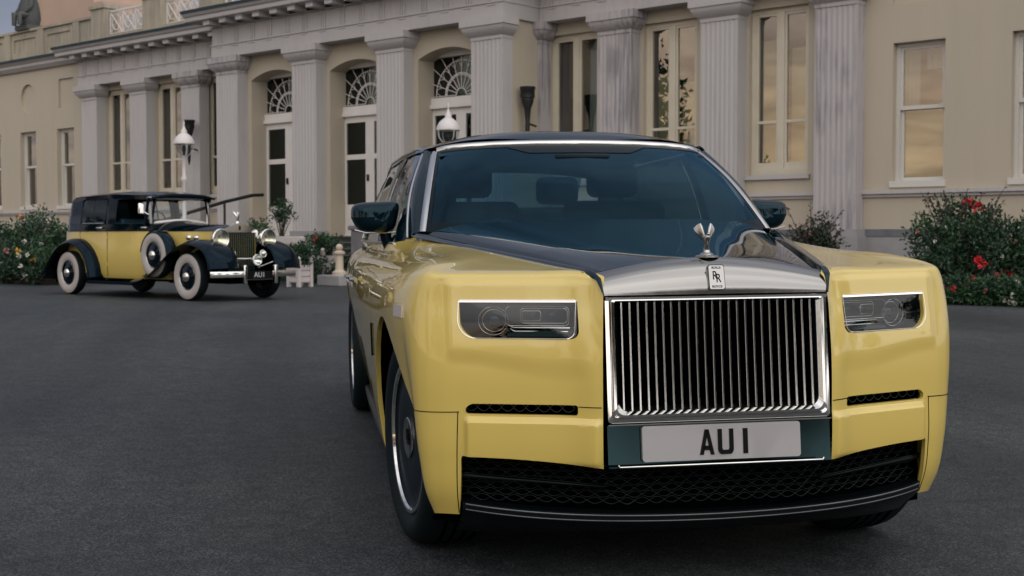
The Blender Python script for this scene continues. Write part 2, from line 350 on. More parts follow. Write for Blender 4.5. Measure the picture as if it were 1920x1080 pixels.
def curtain(u0, u1, z0, z1, y, parent, m=None, amp=.025, folds=9):
    n = 40; P = []
    for i in range(n+1):
        t = i/n; u = u0+(u1-u0)*t
        P.append([(u, y + amp*math.sin(t*folds*6.283)+.01*math.sin(t*31), z) for z in (z0, (z0+z1)/2, z1)])
    return G().grid(P).build('curtain', m or CURT, parent, 60)
def sash_window(u0, u1, z0, z1, v, zm, cur=None, tone_blind=False, pm=None):
    w = empty('window', (0, 0, 0), 0, HOUSE); y = -v + .16
    f = G()
    for a, bb in ((u0, u0+.07), (u1-.07, u1)): f.box(a, bb, y, y+.16, z0, z1)
    f.box(u0+.07, u1-.07, y, y+.16, z1-.07, z1); f.box(u0-.04, u1+.04, y-.20, y+.16, z0-.07, z0+.05)
    f.build('frame', SASHW, w)
    for (a, bb, yy) in ((zm-.02, z1-.07, y+.03), (z0+.05, zm+.05, y+.09)):
        s = G(); ul, ur = u0+.07, u1-.07
        s.box(ul, ul+.055, yy, yy+.05, a, bb); s.box(ur-.055, ur, yy, yy+.05, a, bb); s.box(ul+.055, ur-.055, yy, yy+.05, a, a+.075); s.box(ul+.055, ur-.055, yy, yy+.05, bb-.055, bb)
        s.build('sash', SASHW, w)
        G().add([(ul+.05, yy+.025, a+.07), (ur-.05, yy+.025, a+.07), (ur-.05, yy+.025, bb-.05), (ul+.05, yy+.025, bb-.05)], [(0,1,2,3)]).build('pane', pm or PANE, w)
    if cur: 
        for c in cur: curtain(*c, y+.24, w)
    if tone_blind:
        G().box(u0+.03, u1-.03, y+.2, y+.215, z0+.05, tone_blind).build('tone_blind', TONEB, w)
    room_box(u0, u1, z0, z1, -v+.322, w)
def casement(u0, u1, z0, z1, v, zt, tone_blind=None, cur=None):
    w = empty('window', (0, 0, 0), 0, HOUSE); y = -v + .12; f = G(); um = (u0+u1)/2
    for a, bb in ((u0, u0+.09), (um-.07, um+.07), (u1-.09, u1)): f.box(a, bb, y, y+.14, z0+.14, z1-.09)
    f.box(u0, u1, y, y+.14, z1-.09, z1); f.box(u0, u1, y, y+.14, z0, z0+.14)
    f.build('frame', CREAMW, w)
    for a, bb in ((u0+.09, um-.07), (um+.07, u1-.09)):
        s = G().box(a, bb, y+.02, y+.1, zt-.03, zt+.03)
        for c, d in ((a, a+.05), (bb-.05, bb)): s.box(c, d, y+.022, y+.098, z0+.14, z1-.09)
        s.box(a+.05, bb-.05, y+.022, y+.098, z0+.14, z0+.26); s.box(a+.05, bb-.05, y+.022, y+.098, z1-.15, z1-.09)
        s.build('casement', CREAMW, w)
        for c, d in ((z0+.26, zt-.03), (zt+.03, z1-.15)):
            tl = rnd.uniform(-.004, .004); t2 = rnd.uniform(-.004, .004)
            G().add([(a+.05, y+.06, c), (bb-.05, y+.06+tl, c), (bb-.05, y+.06+tl+t2, d), (a+.05, y+.06+t2, d)], [(0,1,2,3)]).build('pane', PANE, w)
    if tone_blind: 
        for (a, bb, c, d) in tone_blind: G().box(a, bb, y+.3, y+.312, c, d).build('tone_blind', TONEB, w)
    if cur:
        for c in cur: curtain(*c, y+.26, w)
    G().box(u0-.06, u1+.06, -v-.07, -v+.12, z0-.09, z0).build('sill', STONE, w)
    room_box(u0, u1, z0, z1, -v+.322, w)

WZ0, WZ1, WZM = 2.03, 4.72, 3.47      # wing windows, heights above the house's own ground
E_BOT, TAEN, MOD, COR, TOPZ = 5.97, 6.30, 6.80, 6.95, 7.24
# right wing
rw = [(-1.0, .03, WZ0, WZ1), (1.27, 2.30, WZ0, WZ1), (3.55, 4.58, WZ0, WZ1)]
RW = wall_holes(-1.75, 9.0, ZB, 7.3, 0, rw + [(-1.02, 0.0, 5.45, 6.4)])
RW.add([(-1.02,.06,5.45),(0,.06,5.45),(0,.06,6.4),(-1.02,.06,6.4)], [(0,1,2,3)])
RW.build('wing_wall', STUC, HOUSE)
sash_window(*rw[0], 0, WZM, cur=[(-.94, -.62, WZM, WZ1-.06), (-.5, -.02, WZM+.75, WZ1-.06), (-.2, -.02, WZM, WZM+.8)], tone_blind=WZM-.02)
sash_window(*rw[1], 0, WZM, tone_blind=WZM); sash_window(*rw[2], 0, WZM, tone_blind=WZM)
# left wing
lw = [(-31.5, -30.4, WZ0, WZ1), (-34.0, -32.9, WZ0, WZ1), (-36.5, -35.4, WZ0, WZ1), (-39, -37.9, WZ0, WZ1)]
pan = [(-31.36, -30.4, 5.42, 6.42), (-36.4, -35.4, 5.42, 6.42)]
g = wall_holes(-44, -29.6, ZB, 7.0, 0, lw + pan + [(-33.98, -32.88, 5.35, 6.45)])
for a, bb, c, d in pan: g.add([(a,.07,c),(bb,.07,c),(bb,.07,d),(a,.07,d)], [(0,1,2,3)])
# round niche: ring face, side and back
cx_, cz_, rr_, n_ = -33.43, 5.90, .5, 40
ring = [(cx_+rr_*math.cos(6.2832*i/n_), cz_+rr_*math.sin(6.2832*i/n_)) for i in range(n_)]
def sq(i):
    a = 6.2832*i/n_; c, s_ = math.cos(a), math.sin(a); k = .55/max(abs(c), abs(s_)); return (cx_+c*k, cz_+s_*k)
for i in range(n_):
    j = (i+1) % n_; p, q, a, bb = ring[i], ring[j], sq(i), sq(j)
    g.add([(p[0],0,p[1]),(a[0],0,a[1]),(bb[0],0,bb[1]),(q[0],0,q[1])], [(0,1,2,3)])
    g.add([(p[0],0,p[1]),(q[0],0,q[1]),(q[0],.09,q[1]),(p[0],.09,p[1])], [(0,1,2,3)])
g.add([(p[0], .09, p[1]) for p in ring], [tuple(range(n_))])
g.build('wing_wall', STUC, HOUSE)
for h in lw: sash_window(*h, 0, WZM)
# pilastered sections between wings and centre
rs = [(-9.52, -8.10, 2.28, 5.70), (-6.84, -5.45, 2.28, 5.70), (-4.16, -2.80, 2.28, 5.70)]
wall_holes(-9.9, -1.75, ZB, 7.0, 0, rs).build('section_wall', STUC, HOUSE)
ls = [(-28.42, -26.95, 2.28, 5.80), (-25.58, -24.15, 2.28, 5.80), (-22.95, -21.5, 2.28, 5.80)]
wall_holes(-29.6, -19.9, ZB, 7.0, 0, ls).build('section_wall', STUC, HOUSE)
casement(*rs[0], 0, 3.38, cur=[(-8.62, -8.2, 2.4, 5.6)])
casement(*rs[1], 0, 3.38, tone_blind=[(-6.72, -6.2, 2.4, 4.6), (-6.08, -5.5, 2.4, 4.4)])
casement(*rs[2], 0, 3.38, tone_blind=[(-4.08, -3.55, 2.4, 5.1), (-3.4, -2.85, 2.4, 4.9)])
for h in ls: casement(*h, 0, 3.42)
# string courses, plinths
def course(u0, u1, v):
    g = G(); g.box(u0, u1, -v-.10, -v+.02, 1.84, 1.91); g.box(u0, u1, -v-.05, -v+.02, 1.78, 1.84); g.build('string_course', STONE, HOUSE)
    G().box(u0, u1, -v-.05, -v+.02, 1.02, 1.16).build('plinth_band', PLINTH, HOUSE)
    G().box(u0, u1, -v-.035, -v+.02, ZB, 1.02).build('plinth', PLSTONE, HOUSE)
course(-1.6, 9, 0); course(-44, -29.35, 0)
for a, bb in ((-9.5, -7.86), (-6.9, -5.17), (-4.18, -2.5), (-28.4, -26.5), (-25.5, -23.7), (-22.7, -19.9)): course(a, bb, 0)
# pilasters
def pil_mesh(w, dp, z0, z1, flutes=7):
    poly = [(-w/2, 0), (-w/2, -dp)]; m = .05; fw_ = (w-2*m)/flutes
    for k in range(flutes):
        a = -w/2+m+k*fw_; poly.append((a+fw_*.12, -dp))
        for s_ in (.25, .5, .75): poly.append((a+fw_*(.12+.76*s_), -dp+.016*math.sin(math.pi*s_)))
        poly.append((a+fw_*.88, -dp))
    poly += [(w/2, -dp), (w/2, 0)]
    g = G(); n = len(poly)
    zj = [z0] + [z0+(z1-z0)*k/5 for k in range(1, 5)] + [z1]
    g.prism(poly, 'z', z0, z1, cap=False); return g, poly
def pilaster(u, v, w, stain=False, dp=.35, z0=1.16, z1=5.62):
    p = empty('pilaster', (u, -v, 0), 0, HOUSE); mt = STONED if stain else STONE
    g, _ = pil_mesh(w, dp, z0, z1-.12); g.build('shaft', mt, p)
    c = G(); h = w/2
    c.box(-h-.01, h+.01, -dp-.015, 0, z1-.12, z1-.04)
    P = [(0, 0)]; 
    for k in range(7):
        t = k/6; P.append((.02+.15*math.sin(t*1.57), .22*t**1.1))
    for (a, za_), (b2, zb_) in zip(P[1:-1], P[2:]):
        q = lambda e, z: [(-h-e, 0, z), (-h-e, -dp-e, z), (h+e, -dp-e, z), (h+e, 0, z)]
        V = q(a, z1-.04+za_) + q(b2, z1-.04+zb_); c.add(V, [(0,1,5,4),(1,2,6,5),(2,3,7,6)])
    c.box(-h-.20, h+.20, -dp-.20, 0, z1+.18, E_BOT)
    c.build('capital', STONED if (stain or int(u*7) % 3 == 0) else STONE, p)
    b_ = G().box(-h-.06, h+.06, -dp-.06, 0, 1.02, 1.16); b_.box(-h-.10, h+.10, -dp-.10, 0, ZB, 1.02); b_.build('base', PLSTONE, p)
    return p
for u in (-28.87, -26.03, -23.24): pilaster(u, 0, .92)
for u, st in ((-7.38, True), (-4.68, False), (-2.03, True)): pilaster(u, 0, .90, st)
pilaster(-9.66, 0, .34, True)
for u, st in ((-19.76, False), (-16.48, False), (-13.25, False), (-10.07, False)): pilaster(u, 1.25, .96, st)
# centre block wall with three arched openings
CV = 1.25
ops = [(-19.12, -17.12), (-15.86, -13.88), (-12.63, -10.68)]
g = G(); ZS, ZC = 5.30, 5.52
edges = [-20.3] + [x for o in ops for x in o] + [-9.6]
for i in range(0, len(edges), 2):
    a, bb = edges[i], edges[i+1]; g.add([(a,-CV,ZB),(bb,-CV,ZB),(bb,-CV,6.1),(a,-CV,6.1)], [(0,1,2,3)])
for a, bb in ops:
    n = 16; dp = .56
    arc = [(a+(bb-a)*k/n, ZS+(ZC-ZS)*(1-(2*k/n-1)**2)) for k in range(n+1)]
    for (x0, z0), (x1, z1) in zip(arc, arc[1:]):
        g.add([(x0,-CV,z0),(x1,-CV,z1),(x1,-CV,6.1),(x0,-CV,6.1)], [(0,1,2,3)])
        g.add([(x0,-CV,z0),(x1,-CV,z1),(x1,-CV+dp,z1),(x0,-CV+dp,z0)], [(3,2,1,0)])
    g.add([(a,-CV,ZB),(a,-CV,ZS),(a,-CV+dp,ZS),(a,-CV+dp,ZB)], [(0,1,2,3)]); g.add([(bb,-CV,ZB),(bb,-CV,ZS),(bb,-CV+dp,ZS),(bb,-CV+dp,ZB)], [(3,2,1,0)])
g.add([(-9.6,-CV,ZB),(-9.6,0,ZB),(-9.6,0,6.1),(-9.6,-CV,6.1)], [(0,1,2,3)]); g.add([(-20.3,-CV,ZB),(-20.3,0,ZB),(-20.3,0,6.1),(-20.3,-CV,6.1)], [(3,2,1,0)])
g.build('centre_wall', STUC, HOUSE)
# doors with fanlights
def door(u0, u1):
    d = empty('door', (0, 0, 0), 0, HOUSE); y = -.78; zt, zd = 4.20, 1.06
    f = G(); f.box(u0, u0+.14, y, y+.16, zd, 5.56); f.box(u1-.14, u1, y, y+.16, zd, 5.56); f.box(u0+.14, u1-.14, y, y+.16, 5.38, 5.56)
    f.box(u0+.02, u1-.02, y-.06, y+.15, 4.14, 4.24); f.box(u0+.14, u1-.14, y-.02, y+.15, 4.24, 4.40)
    f.box(u0, u1, y, y+.12, 1.0, zd); f.build('frame', WHITEP, d)
    um = (u0+u1)/2
    for a, bb in ((u0+.14, um), (um, u1-.14)):
        lf = G(); yy = y+.04; st = .16
        lf.box(a, a+st, yy, yy+.06, zd, 4.14); lf.box(bb-st, bb, yy, yy+.06, zd, 4.14)
        for c, e in ((zd, 1.85), (3.02, 3.15), (3.98, 4.14)): lf.box(a+st, bb-st, yy, yy+.06, c, e)
        leaf = lf.build('leaf', WHITEP, d)
        for c, e in ((1.85, 3.02), (3.15, 3.98)):
            G().add([(a+st,yy+.03,c),(bb-st,yy+.03,c),(bb-st,yy+.03,e),(a+st,yy+.03,e)], [(0,1,2,3)]).build('pane', PANED, d)
        pl = G().box(a+st+.06, bb-st-.06, yy-.012, yy+.004, zd+.15, 1.75); pl.build('panel', WHITEP, d)
    hd = G().box(um-.09, um-.03, y, y+.04, 2.45, 2.62); hd.build('handle', BMET, d)
    G().add([(u0+.14,y+.08,4.40),(u1-.14,y+.08,4.40),(u1-.14,y+.08,5.38),(u0+.14,y+.08,5.38)], [(0,1,2,3)]).build('fanlight', PANED, d)
    t = G(); r0, r1, r2 = .16, .48, .84; zc = 4.44; W = (u1-u0)/2-.14
    for k in range(11):
        an = math.pi*k/10; c, s_ = math.cos(an), math.sin(an)
        e = min(1.25, W/abs(c) if abs(c) > .01 else 9, .92/s_ if s_ > .01 else 9)
        t.tube([(um+c*r0, y+.06, zc+s_*r0), (um+c*e, y+.06, zc+s_*e)], .010, 5)
    for rr in (r0, r1, .53, r2):
        pts = [(um+rr*math.cos(math.pi*k/24), y+.055, zc+rr*math.sin(math.pi*k/24)) for k in range(25)]
        t.tube(pts, .010, 5)
    for k in range(20):
        an = math.pi*(k+.5)/20; t.ball((um+.505*math.cos(an), y+.055, zc+.505*math.sin(an)), .022, 6)
    for k in range(10):
        an = math.pi*(k+.5)/10; pts = [(um+(.68+.15*math.sin(q*math.pi/6))*math.cos(an+(q-3)*.05), y+.055, zc+(.68+.15*math.sin(q*math.pi/6))*math.sin(an+(q-3)*.05)) for q in range(7)]
        t.tube([p for p in pts if abs(p[0]-um) < W and p[2] < 5.38], .007, 4)
    t.build('tracery', WHITEP, d, 60)
    curtain(um-.12, u1-.16, 4.42, 5.36, y+.2, d, amp=.03, folds=7)
    room_box(u0, u1, 1.0, 5.56, y+.162, d)
door(-19.34, -16.95); door(-16.11, -13.7); door(-12.86, -10.5)
# entablature with frieze tablets, modillions and cornice
def entab(u0, u1, v, end_r=False, end_l=False):
    e = empty('entablature', (0, 0, 0), 0, HOUSE)
    G().box(u0, u1, -v, .3, E_BOT, TAEN).build('architrave', STONE, e)
    G().box(u0-.02, u1+.02, -v-.03, .3, TAEN, TAEN+.035).build('fillet', STONE, e)
    G().box(u0, u1, -v+.03, .3, TAEN+.035, MOD).build('frieze', STONE, e)
    n = int((u1-u0)/.72); st = (u1-u0)/n
    proto = None; mproto = None
    for k in range(n):
        u = u0 + st*(k+.5)
        if proto is None:
            g = G()
            for q in (-.075, 0, .075): g.box(q-.027, q+.027, -.035, .0, 0, MOD-TAEN-.04)
            g.box(-.12, .12, -.05, 0, -.095, -.06)
            proto = g.build('triglyph', STONE, e); proto.location = (u, -v+.03, TAEN+.037)
            mp = G().box(-.14, .14, -.44, 0, 0, .10); mp.box(-.16, .16, -.46, 0, .10, .13); mproto = mp.build('modillion', STONE, e); mproto.location = (u, -v, MOD+.02)
        else:
            inst(proto, 'triglyph', e, (u, -v+.03, TAEN+.037)); inst(mproto, 'modillion', e, (u, -v, MOD+.02))
    c = G(); c.box(u0-.02, u1+.02, -v-.06, .3, MOD, MOD+.02)
    y = -v-.54
    prof = [(.3, COR), (y+.02, COR), (y, COR+.02), (y, COR+.12), (y-.05, COR+.15), (y-.10, COR+.22), (.3, COR+.22)]
    c.prism(prof, 'x', u0-.5*end_l, u1+.5*end_r); c.build('cornice', STONE, e)
    G().prism([(.3, COR+.221), (y-.12, COR+.221), (y-.14, COR+.30), (.3, COR+.34)], 'x', u0-.52*end_l, u1+.52*end_r).build('gutter', LEAD, e)
entab(-29.45, -20.38, .40, end_l=True)
entab(-20.36, -9.52, 1.66, end_r=True, end_l=True)
entab(-9.50, -1.55, .40)
# wing cornices
for a, bb in ((-44, -29.95), (-1.54, 9)):
    G().prism([(.2, 6.86), (-.10, 6.86), (-.22, 6.98), (-.22, 7.06), (-.34, 7.16), (.2, 7.16)], 'x', a, bb).build('wing_cornice', STONE, HOUSE)
    G().prism([(.2, 7.162), (-.36, 7.162), (-.38, 7.25), (.2, 7.27)], 'x', a, bb).build('gutter', LEAD, HOUSE)
# parapet with recessed panels and white lattice balustrades
PZ0, PZ1 = 7.2, 8.25
pg = wall_holes(-44, -29.1, PZ0, PZ1, -.05, [(-44+2.3*k+.35, -44+2.3*k+1.85, PZ0+.35, PZ1-.22) for k in range(6)], .05)
for k in range(6):
    a, bb = -44+2.3*k+.35, -44+2.3*k+1.85; pg.add([(a,.10,PZ0+.35),(bb,.10,PZ0+.35),(bb,.10,PZ1-.22),(a,.10,PZ1-.22)], [(0,1,2,3)])
pg.box(-44, -29.1, -.03, .45, PZ1, PZ1+.08)
for k in range(7): pg.box(-44+2.3*k-.2, -44+2.3*k+.2, -.02, .4, PZ0, PZ1)
pg.build('parapet', PARAP, HOUSE)
pg = G()
for a, bb in ((-29.1, -28.3), (-26.1, -25.1), (-23.1, -22.1), (-20.2, -19.3)): pg.box(a, bb, -.1, .4, PZ0, PZ1+.25); pg.box(a-.06, bb+.06, -.16, .46, PZ1+.25, PZ1+.36)
pg.box(-28.3, -19.3, -.05, .35, PZ0, 7.62); pg.box(-19.3, -1.55, -.9, .4, PZ0, PZ1+.4); pg.build('parapet', PARAP, HOUSE)
for a, bb in ((-28.3, -26.1), (-25.1, -23.1), (-22.1, -20.2)):
    l = G(); l.box(a, bb, .10, .16, 7.62, 7.68); l.box(a, bb, .10, .16, 8.36, 8.42)
    n = 3; w = (bb-a)/n
    for k in range(n):
        x0, x1 = a+k*w, a+(k+1)*w; zc = 8.02
        for p, q in (((x0, 7.66), (x1, 8.38)), ((x0, 8.38), (x1, 7.66))): l.tube([(p[0], .13, p[1]), (q[0], .13, q[1])], .020, 5)
        l.tube([((x0+x1)/2+.25*math.cos(t_*.5236), .13, zc+.25*math.sin(t_*.5236)) for t_ in range(12)], .018, 5, closed=True)
        l.box(x0-.02, x0+.02, .11, .15, 7.64, 8.38)
    l.build('lattice_balustrade', LATT, HOUSE)
    G().box(a, bb, .55, .6, 7.5, 8.3).build('lattice_backing', LATT, HOUSE)
# attic block behind the left wing and its statue
at = G(); at.box(-38.2, -33.4, 3.0, 8.0, 7.2, 9.75); at.box(-38.2, -34.0, 3.0, 8.0, 9.75, 10.4)
at.box(-38.35, -37.9, 2.85, 8.1, 7.2, 10.6); at.build('attic_block', ATTIC, HOUSE)
G().box(-44, -1.6, .3, 9, 7.0, 7.2).build('roof', LEAD, HOUSE)
G().box(-44, 9, 1.8, 2.0, ZB, 7.0).build('inner_wall', ROOM, HOUSE)
# garden statue on the parapet (seated figure)
def place(u, v, z=0): 
    M_ = HOUSE.matrix_basis if False else Matrix.Translation((10.77, 17.96, .12)) @ Matrix.Rotation(R(-50.8), 4, 'Z'); return tuple(M_ @ Vector((u, -v, z)))
st = G()
st.box(-.45, .45, -.35, .35, 0, .16); st.lathe([(.34,.16),(.40,.4),(.36,.75),(.30,1.0),(.24,1.2),(.13,1.35),(.11,1.42),(.17,1.5),(.19,1.62),(.15,1.75),(.02,1.82)], (0,.02,0), 14)
st.tube([(-.3,-.05,1.12),(-.42,-.15,.8),(-.25,-.36,.62)], [.11,.09,.07], 8); st.tube([(.3,-.05,1.12),(.42,-.15,.8),(.2,-.36,.55)], [.11,.09,.07], 8)
st.tube([(-.18,-.1,.5),(-.2,-.5,.5),(-.2,-.5,.14)], [.16,.13,.09], 8); st.tube([(.18,-.1,.5),(.2,-.5,.5),(.2,-.5,.14)], [.16,.13,.09], 8)
so = st.build('statue', BRONZE, None, 50); so.location = place(-33.6, -.2, PZ1+.08); so.rotation_euler = (0,0,R(-50.8)); so.scale = (.95, .95, 1.0)
tag(so, 'dark weathered seated statue on the parapet at far left', 'statue')
# entrance steps
sp = empty('entrance_steps', place(-15, 2.0), R(-50.8)); tag(sp, 'broad dark stone steps leading up to the fanlit doors', 'steps')
for k in range(7):
    G().box(-5.6, 5.6, -.4-.42*k, (.0 if k else 1.2), ZB, 1.0-.145*k).build('step', STEP, sp)
    G().box(-5.62, 5.62, -.43-.42*k, -.4-.42*k+.1, 1.001-.145*k, 1.03-.145*k).build('nosing', NOSE, sp)
# iron handrail
hr = empty('handrail', place(-17.75, 2.2), R(-50.8)); tag(hr, 'black iron handrail sloping up towards the doors behind the old car', 'handrail')
G().tube([(0, -2.9, 1.40), (0, -1.0, 1.91), (0, -.1, 2.10), (0, .25, 2.12)], .045, 8).build('rail', BMET, hr, 60)
for y, z in ((-2.6, 1.48), (-1.0, 1.90)): G().tube([(0, y, 0), (0, y, z)], .03, 8).build('post', BMET, hr, 60)
# black wall torches
def torch(u, v, z, label):
    o = empty('wall_torch', place(u, v, z), R(-50.8)); tag(o, label, 'wall lamp', 'black torch lamps on the house front')
    G().lathe([(.012, 0), (.04, .12), (.05, .25), (.055, .55), (.075, .82), (.14, 1.0), (.14, 1.06), (.165, 1.08), (.165, 1.25), (.18, 1.27), (.18, 1.33), (.15, 1.33)], (0,0,0), 16).build('bowl', BMET, o, 40)
    G().tube([(0, 0, .5), (0, .3, .45)], .025, 6).build('bracket', BMET, o, 60)
torch(-22.85, .68, 3.15, 'black tapered torch lamp left of the entrance, above the old car')
torch(-9.35, 1.0, 3.10, 'black tapered torch lamp right of the doors, above the modern car roof')
# white lamp posts
def lamp_post(pos, label):
    o = empty('lamp_post', pos); tag(o, label, 'street lamp', 'white globe lamp posts')
    p = G(); p.lathe([(.16, 0), (.16, .3), (.10, .38), (.075, .5), (.06, 1.2), (.085, 1.25), (.085, 1.32), (.05, 1.38), (.045, 2.3), (.07, 2.34), (.07, 2.40), (.04, 2.46), (.05, 2.86), (.10, 2.93)], (0,0,0), 16); p.build('post', WMET, o, 40)
    c = G(); c.lathe([(.235, 3.20), (.250, 3.205), (.250, 3.23), (.235, 3.29), (.19, 3.37), (.11, 3.44), (.075, 3.46), (.070, 3.52), (.04, 3.57), (.028, 3.61), (.015, 3.66), (.028, 3.69), (.004, 3.78)], (0,0,0), 20)
    for k in range(4):
        a = k*1.5708+.4; c.tube([(.1*math.cos(a), .1*math.sin(a), 2.93), (.215*math.cos(a), .215*math.sin(a), 3.05), (.24*math.cos(a), .24*math.sin(a), 3.22)], .010, 5)
    c.build('cap', WMET, o, 40)
    gl = G(); gl.lathe([(.095, 2.93), (.17, 2.99), (.215, 3.08), (.235, 3.22)], (0,0,0), 20, cap=False); gl.build('globe', LENS, o, 60)
    bl = G(); bl.lathe([(.03, 2.94), (.03, 3.0), (.05, 3.06), (.045, 3.14), (.02, 3.18)], (0,0,0), 10); bl.build('bulb', BMET, o, 60)
def gpt(px, py_d):      # a spot at a given distance ahead of the camera and offset to its side
    fx, fy = math.sin(R(9.8)), math.cos(R(9.8)); rx, ry = fy, -fx
    s = (px-960)/2445.5*py_d; x, y = -1.355+fx*py_d+rx*s, -4.83+fy*py_d+ry*s; return (x, y, gz(x, y))
lamp_post(gpt(347, 31.0), 'white globe lamp post rising behind the vintage car')
lamp_post(gpt(841, 27.0), 'white globe lamp post just above the modern car roof')
# ------------------------------------------------------------------ surface toolkit
def hermite_weights(knots, q):
    knots = np.asarray(knots, float); q = np.clip(q, knots[0], knots[-1]); i = np.clip(np.searchsorted(knots, q, 'right')-1, 0, len(knots)-2); return i, q
def tangents(knots, A):
    k = np.asarray(knots, float); d = np.diff(A, axis=0)/np.diff(k).reshape(-1, *([1]*(A.ndim-1))); T = np.empty_like(A); T[0] = d[0]; T[-1] = d[-1]
    h = np.diff(k)
    for i in range(1, len(k)-1): T[i] = (d[i-1]*h[i] + d[i]*h[i-1])/(h[i-1]+h[i])
    return T
class Surf:
    def __init__(s, sk, tk, N):       # N: (ns, nt, 3)
        s.sk, s.tk, s.N = np.array(sk, float), np.array(tk, float), np.array(N, float)
        s.Ts = tangents(s.sk, s.N); s.post = None
    def __call__(s, S, T):
        S = np.asarray(S, float).ravel(); T = np.asarray(T, float).ravel()
        i, S = hermite_weights(s.sk, S); h = s.sk[i+1]-s.sk[i]; u = (S-s.sk[i])/h
        a, b_, c, d = 2*u**3-3*u**2+1, (u**3-2*u**2+u)*h, -2*u**3+3*u**2, (u**3-u**2)*h
        row = a[:,None,None]*s.N[i] + b_[:,None,None]*s.Ts[i] + c[:,None,None]*s.N[i+1] + d[:,None,None]*s.Ts[i+1]     # (n, nt, 3)
        tk = s.tk; Tt = np.empty_like(row); h_ = np.diff(tk); dd = np.diff(row, axis=1)/h_[None,:,None]
        Tt[:,0] = dd[:,0]; Tt[:,-1] = dd[:,-1]
        Tt[:,1:-1] = (dd[:,:-1]*h_[None,1:,None] + dd[:,1:]*h_[None,:-1,None])/(h_[:-1]+h_[1:])[None,:,None]
        j, T = hermite_weights(tk, T); hh = tk[j+1]-tk[j]; v = (T-tk[j])/hh; n = np.arange(len(T))
        P = ((2*v**3-3*v**2+1)[:,None]*row[n,j] + ((v**3-2*v**2+v)*hh)[:,None]*Tt[n,j] + (-2*v**3+3*v**2)[:,None]*row[n,j+1] + ((v**3-v**2)*hh)[:,None]*Tt[n,j+1])
        return s.post(P) if s.post else P
def patch(name, ev, S, T, cuts, material, parent, rim=None, sm=30, mirror=False, flip=False):
    # a fine grid of the surface, trimmed along cut(P) = 0 (negative side removed) with its edge snapped to the curve; rim pulls the cut edges inwards
    ns, nt = len(S), len(T); PS, PT = np.meshgrid(np.array(S, float), np.array(T, float), indexing='ij'); PS, PT = PS.ravel(), PT.ravel()
    P = ev(PS, PT); idx = np.arange(ns*nt).reshape(ns, nt); locked = np.zeros(ns*nt, bool)
    E_ = np.vstack([np.c_[idx[:-1].ravel(), idx[1:].ravel()], np.c_[idx[:,:-1].ravel(), idx[:,1:].ravel()]])
    onb = np.zeros(ns*nt, bool); dead = np.zeros(ns*nt, bool)
    for cut in cuts:
        gv = cut(P); cr_ = E_[(gv[E_[:,0]]*gv[E_[:,1]]) < 0]
        best = {}
        for a, b_ in cr_:
            t_ = gv[a]/(gv[a]-gv[b_]); m, o, tt = (a, b_, t_) if t_ <= .5 else (b_, a, 1-t_)
            if m not in best or tt < best[m][1]: best[m] = (o, tt)
        ms = [m for m in best if not locked[m]]
        nS, nT = PS.copy(), PT.copy()
        for m in ms:
            o, tt = best[m]; nS[m] = PS[m]+(PS[o]-PS[m])*tt; nT[m] = PT[m]+(PT[o]-PT[m])*tt
        PS, PT = nS, nT
        if ms:
            ma = np.array(ms); P[ma] = ev(PS[ma], PT[ma]); locked[ma] = True; onb[ma] = True
        g2 = cut(P); g2[onb & (np.abs(g2) < .004)] = 0
        dead |= g2 < -1e-4
    F = []
    for i in range(ns-1):
        for j in range(nt-1):
            q = (idx[i,j], idx[i+1,j], idx[i+1,j+1], idx[i,j+1])
            dq = [dead[k] for k in q]
            if not any(dq):
                if all(onb[k] for k in q):
                    c = P[list(q)].mean(0, keepdims=True)
                    if any(cut(c)[0] < -2e-4 for cut in cuts): continue
                F.append(q)
            elif sum(dq) == 1:
                k = dq.index(True); F.append((q[(k+1)%4], q[(k+2)%4], q[(k+3)%4]))
    V = [tuple(p) for p in P]
    if rim is not None:
        cnt = {}
        for f in F:
            for a, b_ in zip(f, f[1:]+f[:1]): cnt[(a, b_)] = cnt.get((a, b_), 0)+1
        bd = [(a, b_) for (a, b_) in cnt if (b_, a) not in cnt and onb[a] and onb[b_]]
        nv = {}
        for a, b_ in bd:
            for k in (a, b_):
                if k not in nv: nv[k] = len(V); V.append(tuple(np.array(V[k]) + rim(np.array(V[k]))))
            F.append((b_, a, nv[a], nv[b_]))
    used = sorted({k for f in F for k in f}); rm = {k: i for i, k in enumerate(used)}
    V = [V[k] for k in used]; F = [tuple(rm[k] for k in f) for f in F]
    if mirror: V = [(-x, y, z) for x, y, z in V]
    if mirror != flip: F = [f[::-1] for f in F]
    return mk(name, V, F, material, parent, sm)
def sd_rbox(x, z, x0, x1, z0, z1, r):    # signed distance (negative inside), r = (bl, br, tr, tl)
    cx, cz = (x0+x1)/2, (z0+z1)/2; hx, hz = (x1-x0)/2, (z1-z0)/2; px, pz = x-cx, z-cz
    rr = np.where(px < 0, np.where(pz < 0, r[0], r[3]), np.where(pz < 0, r[1], r[2]))
    qx, qz = np.abs(px)-hx+rr, np.abs(pz)-hz+rr
    return np.minimum(np.maximum(qx, qz), 0) + np.hypot(np.maximum(qx, 0), np.maximum(qz, 0)) - rr
def lin(a, b, n): return np.linspace(a, b, n)

# ------------------------------------------------------------------ the modern saloon (local -y is its nose)
ROLL = R(.58)
CAR = empty('luxury_saloon', (.85*math.cos(ROLL)-.85, 0, .85*math.sin(ROLL)))
CAR.rotation_euler = (0, -ROLL, 0)
tag(CAR, 'large modern yellow and black limousine with upright chrome grille in the foreground', 'car')
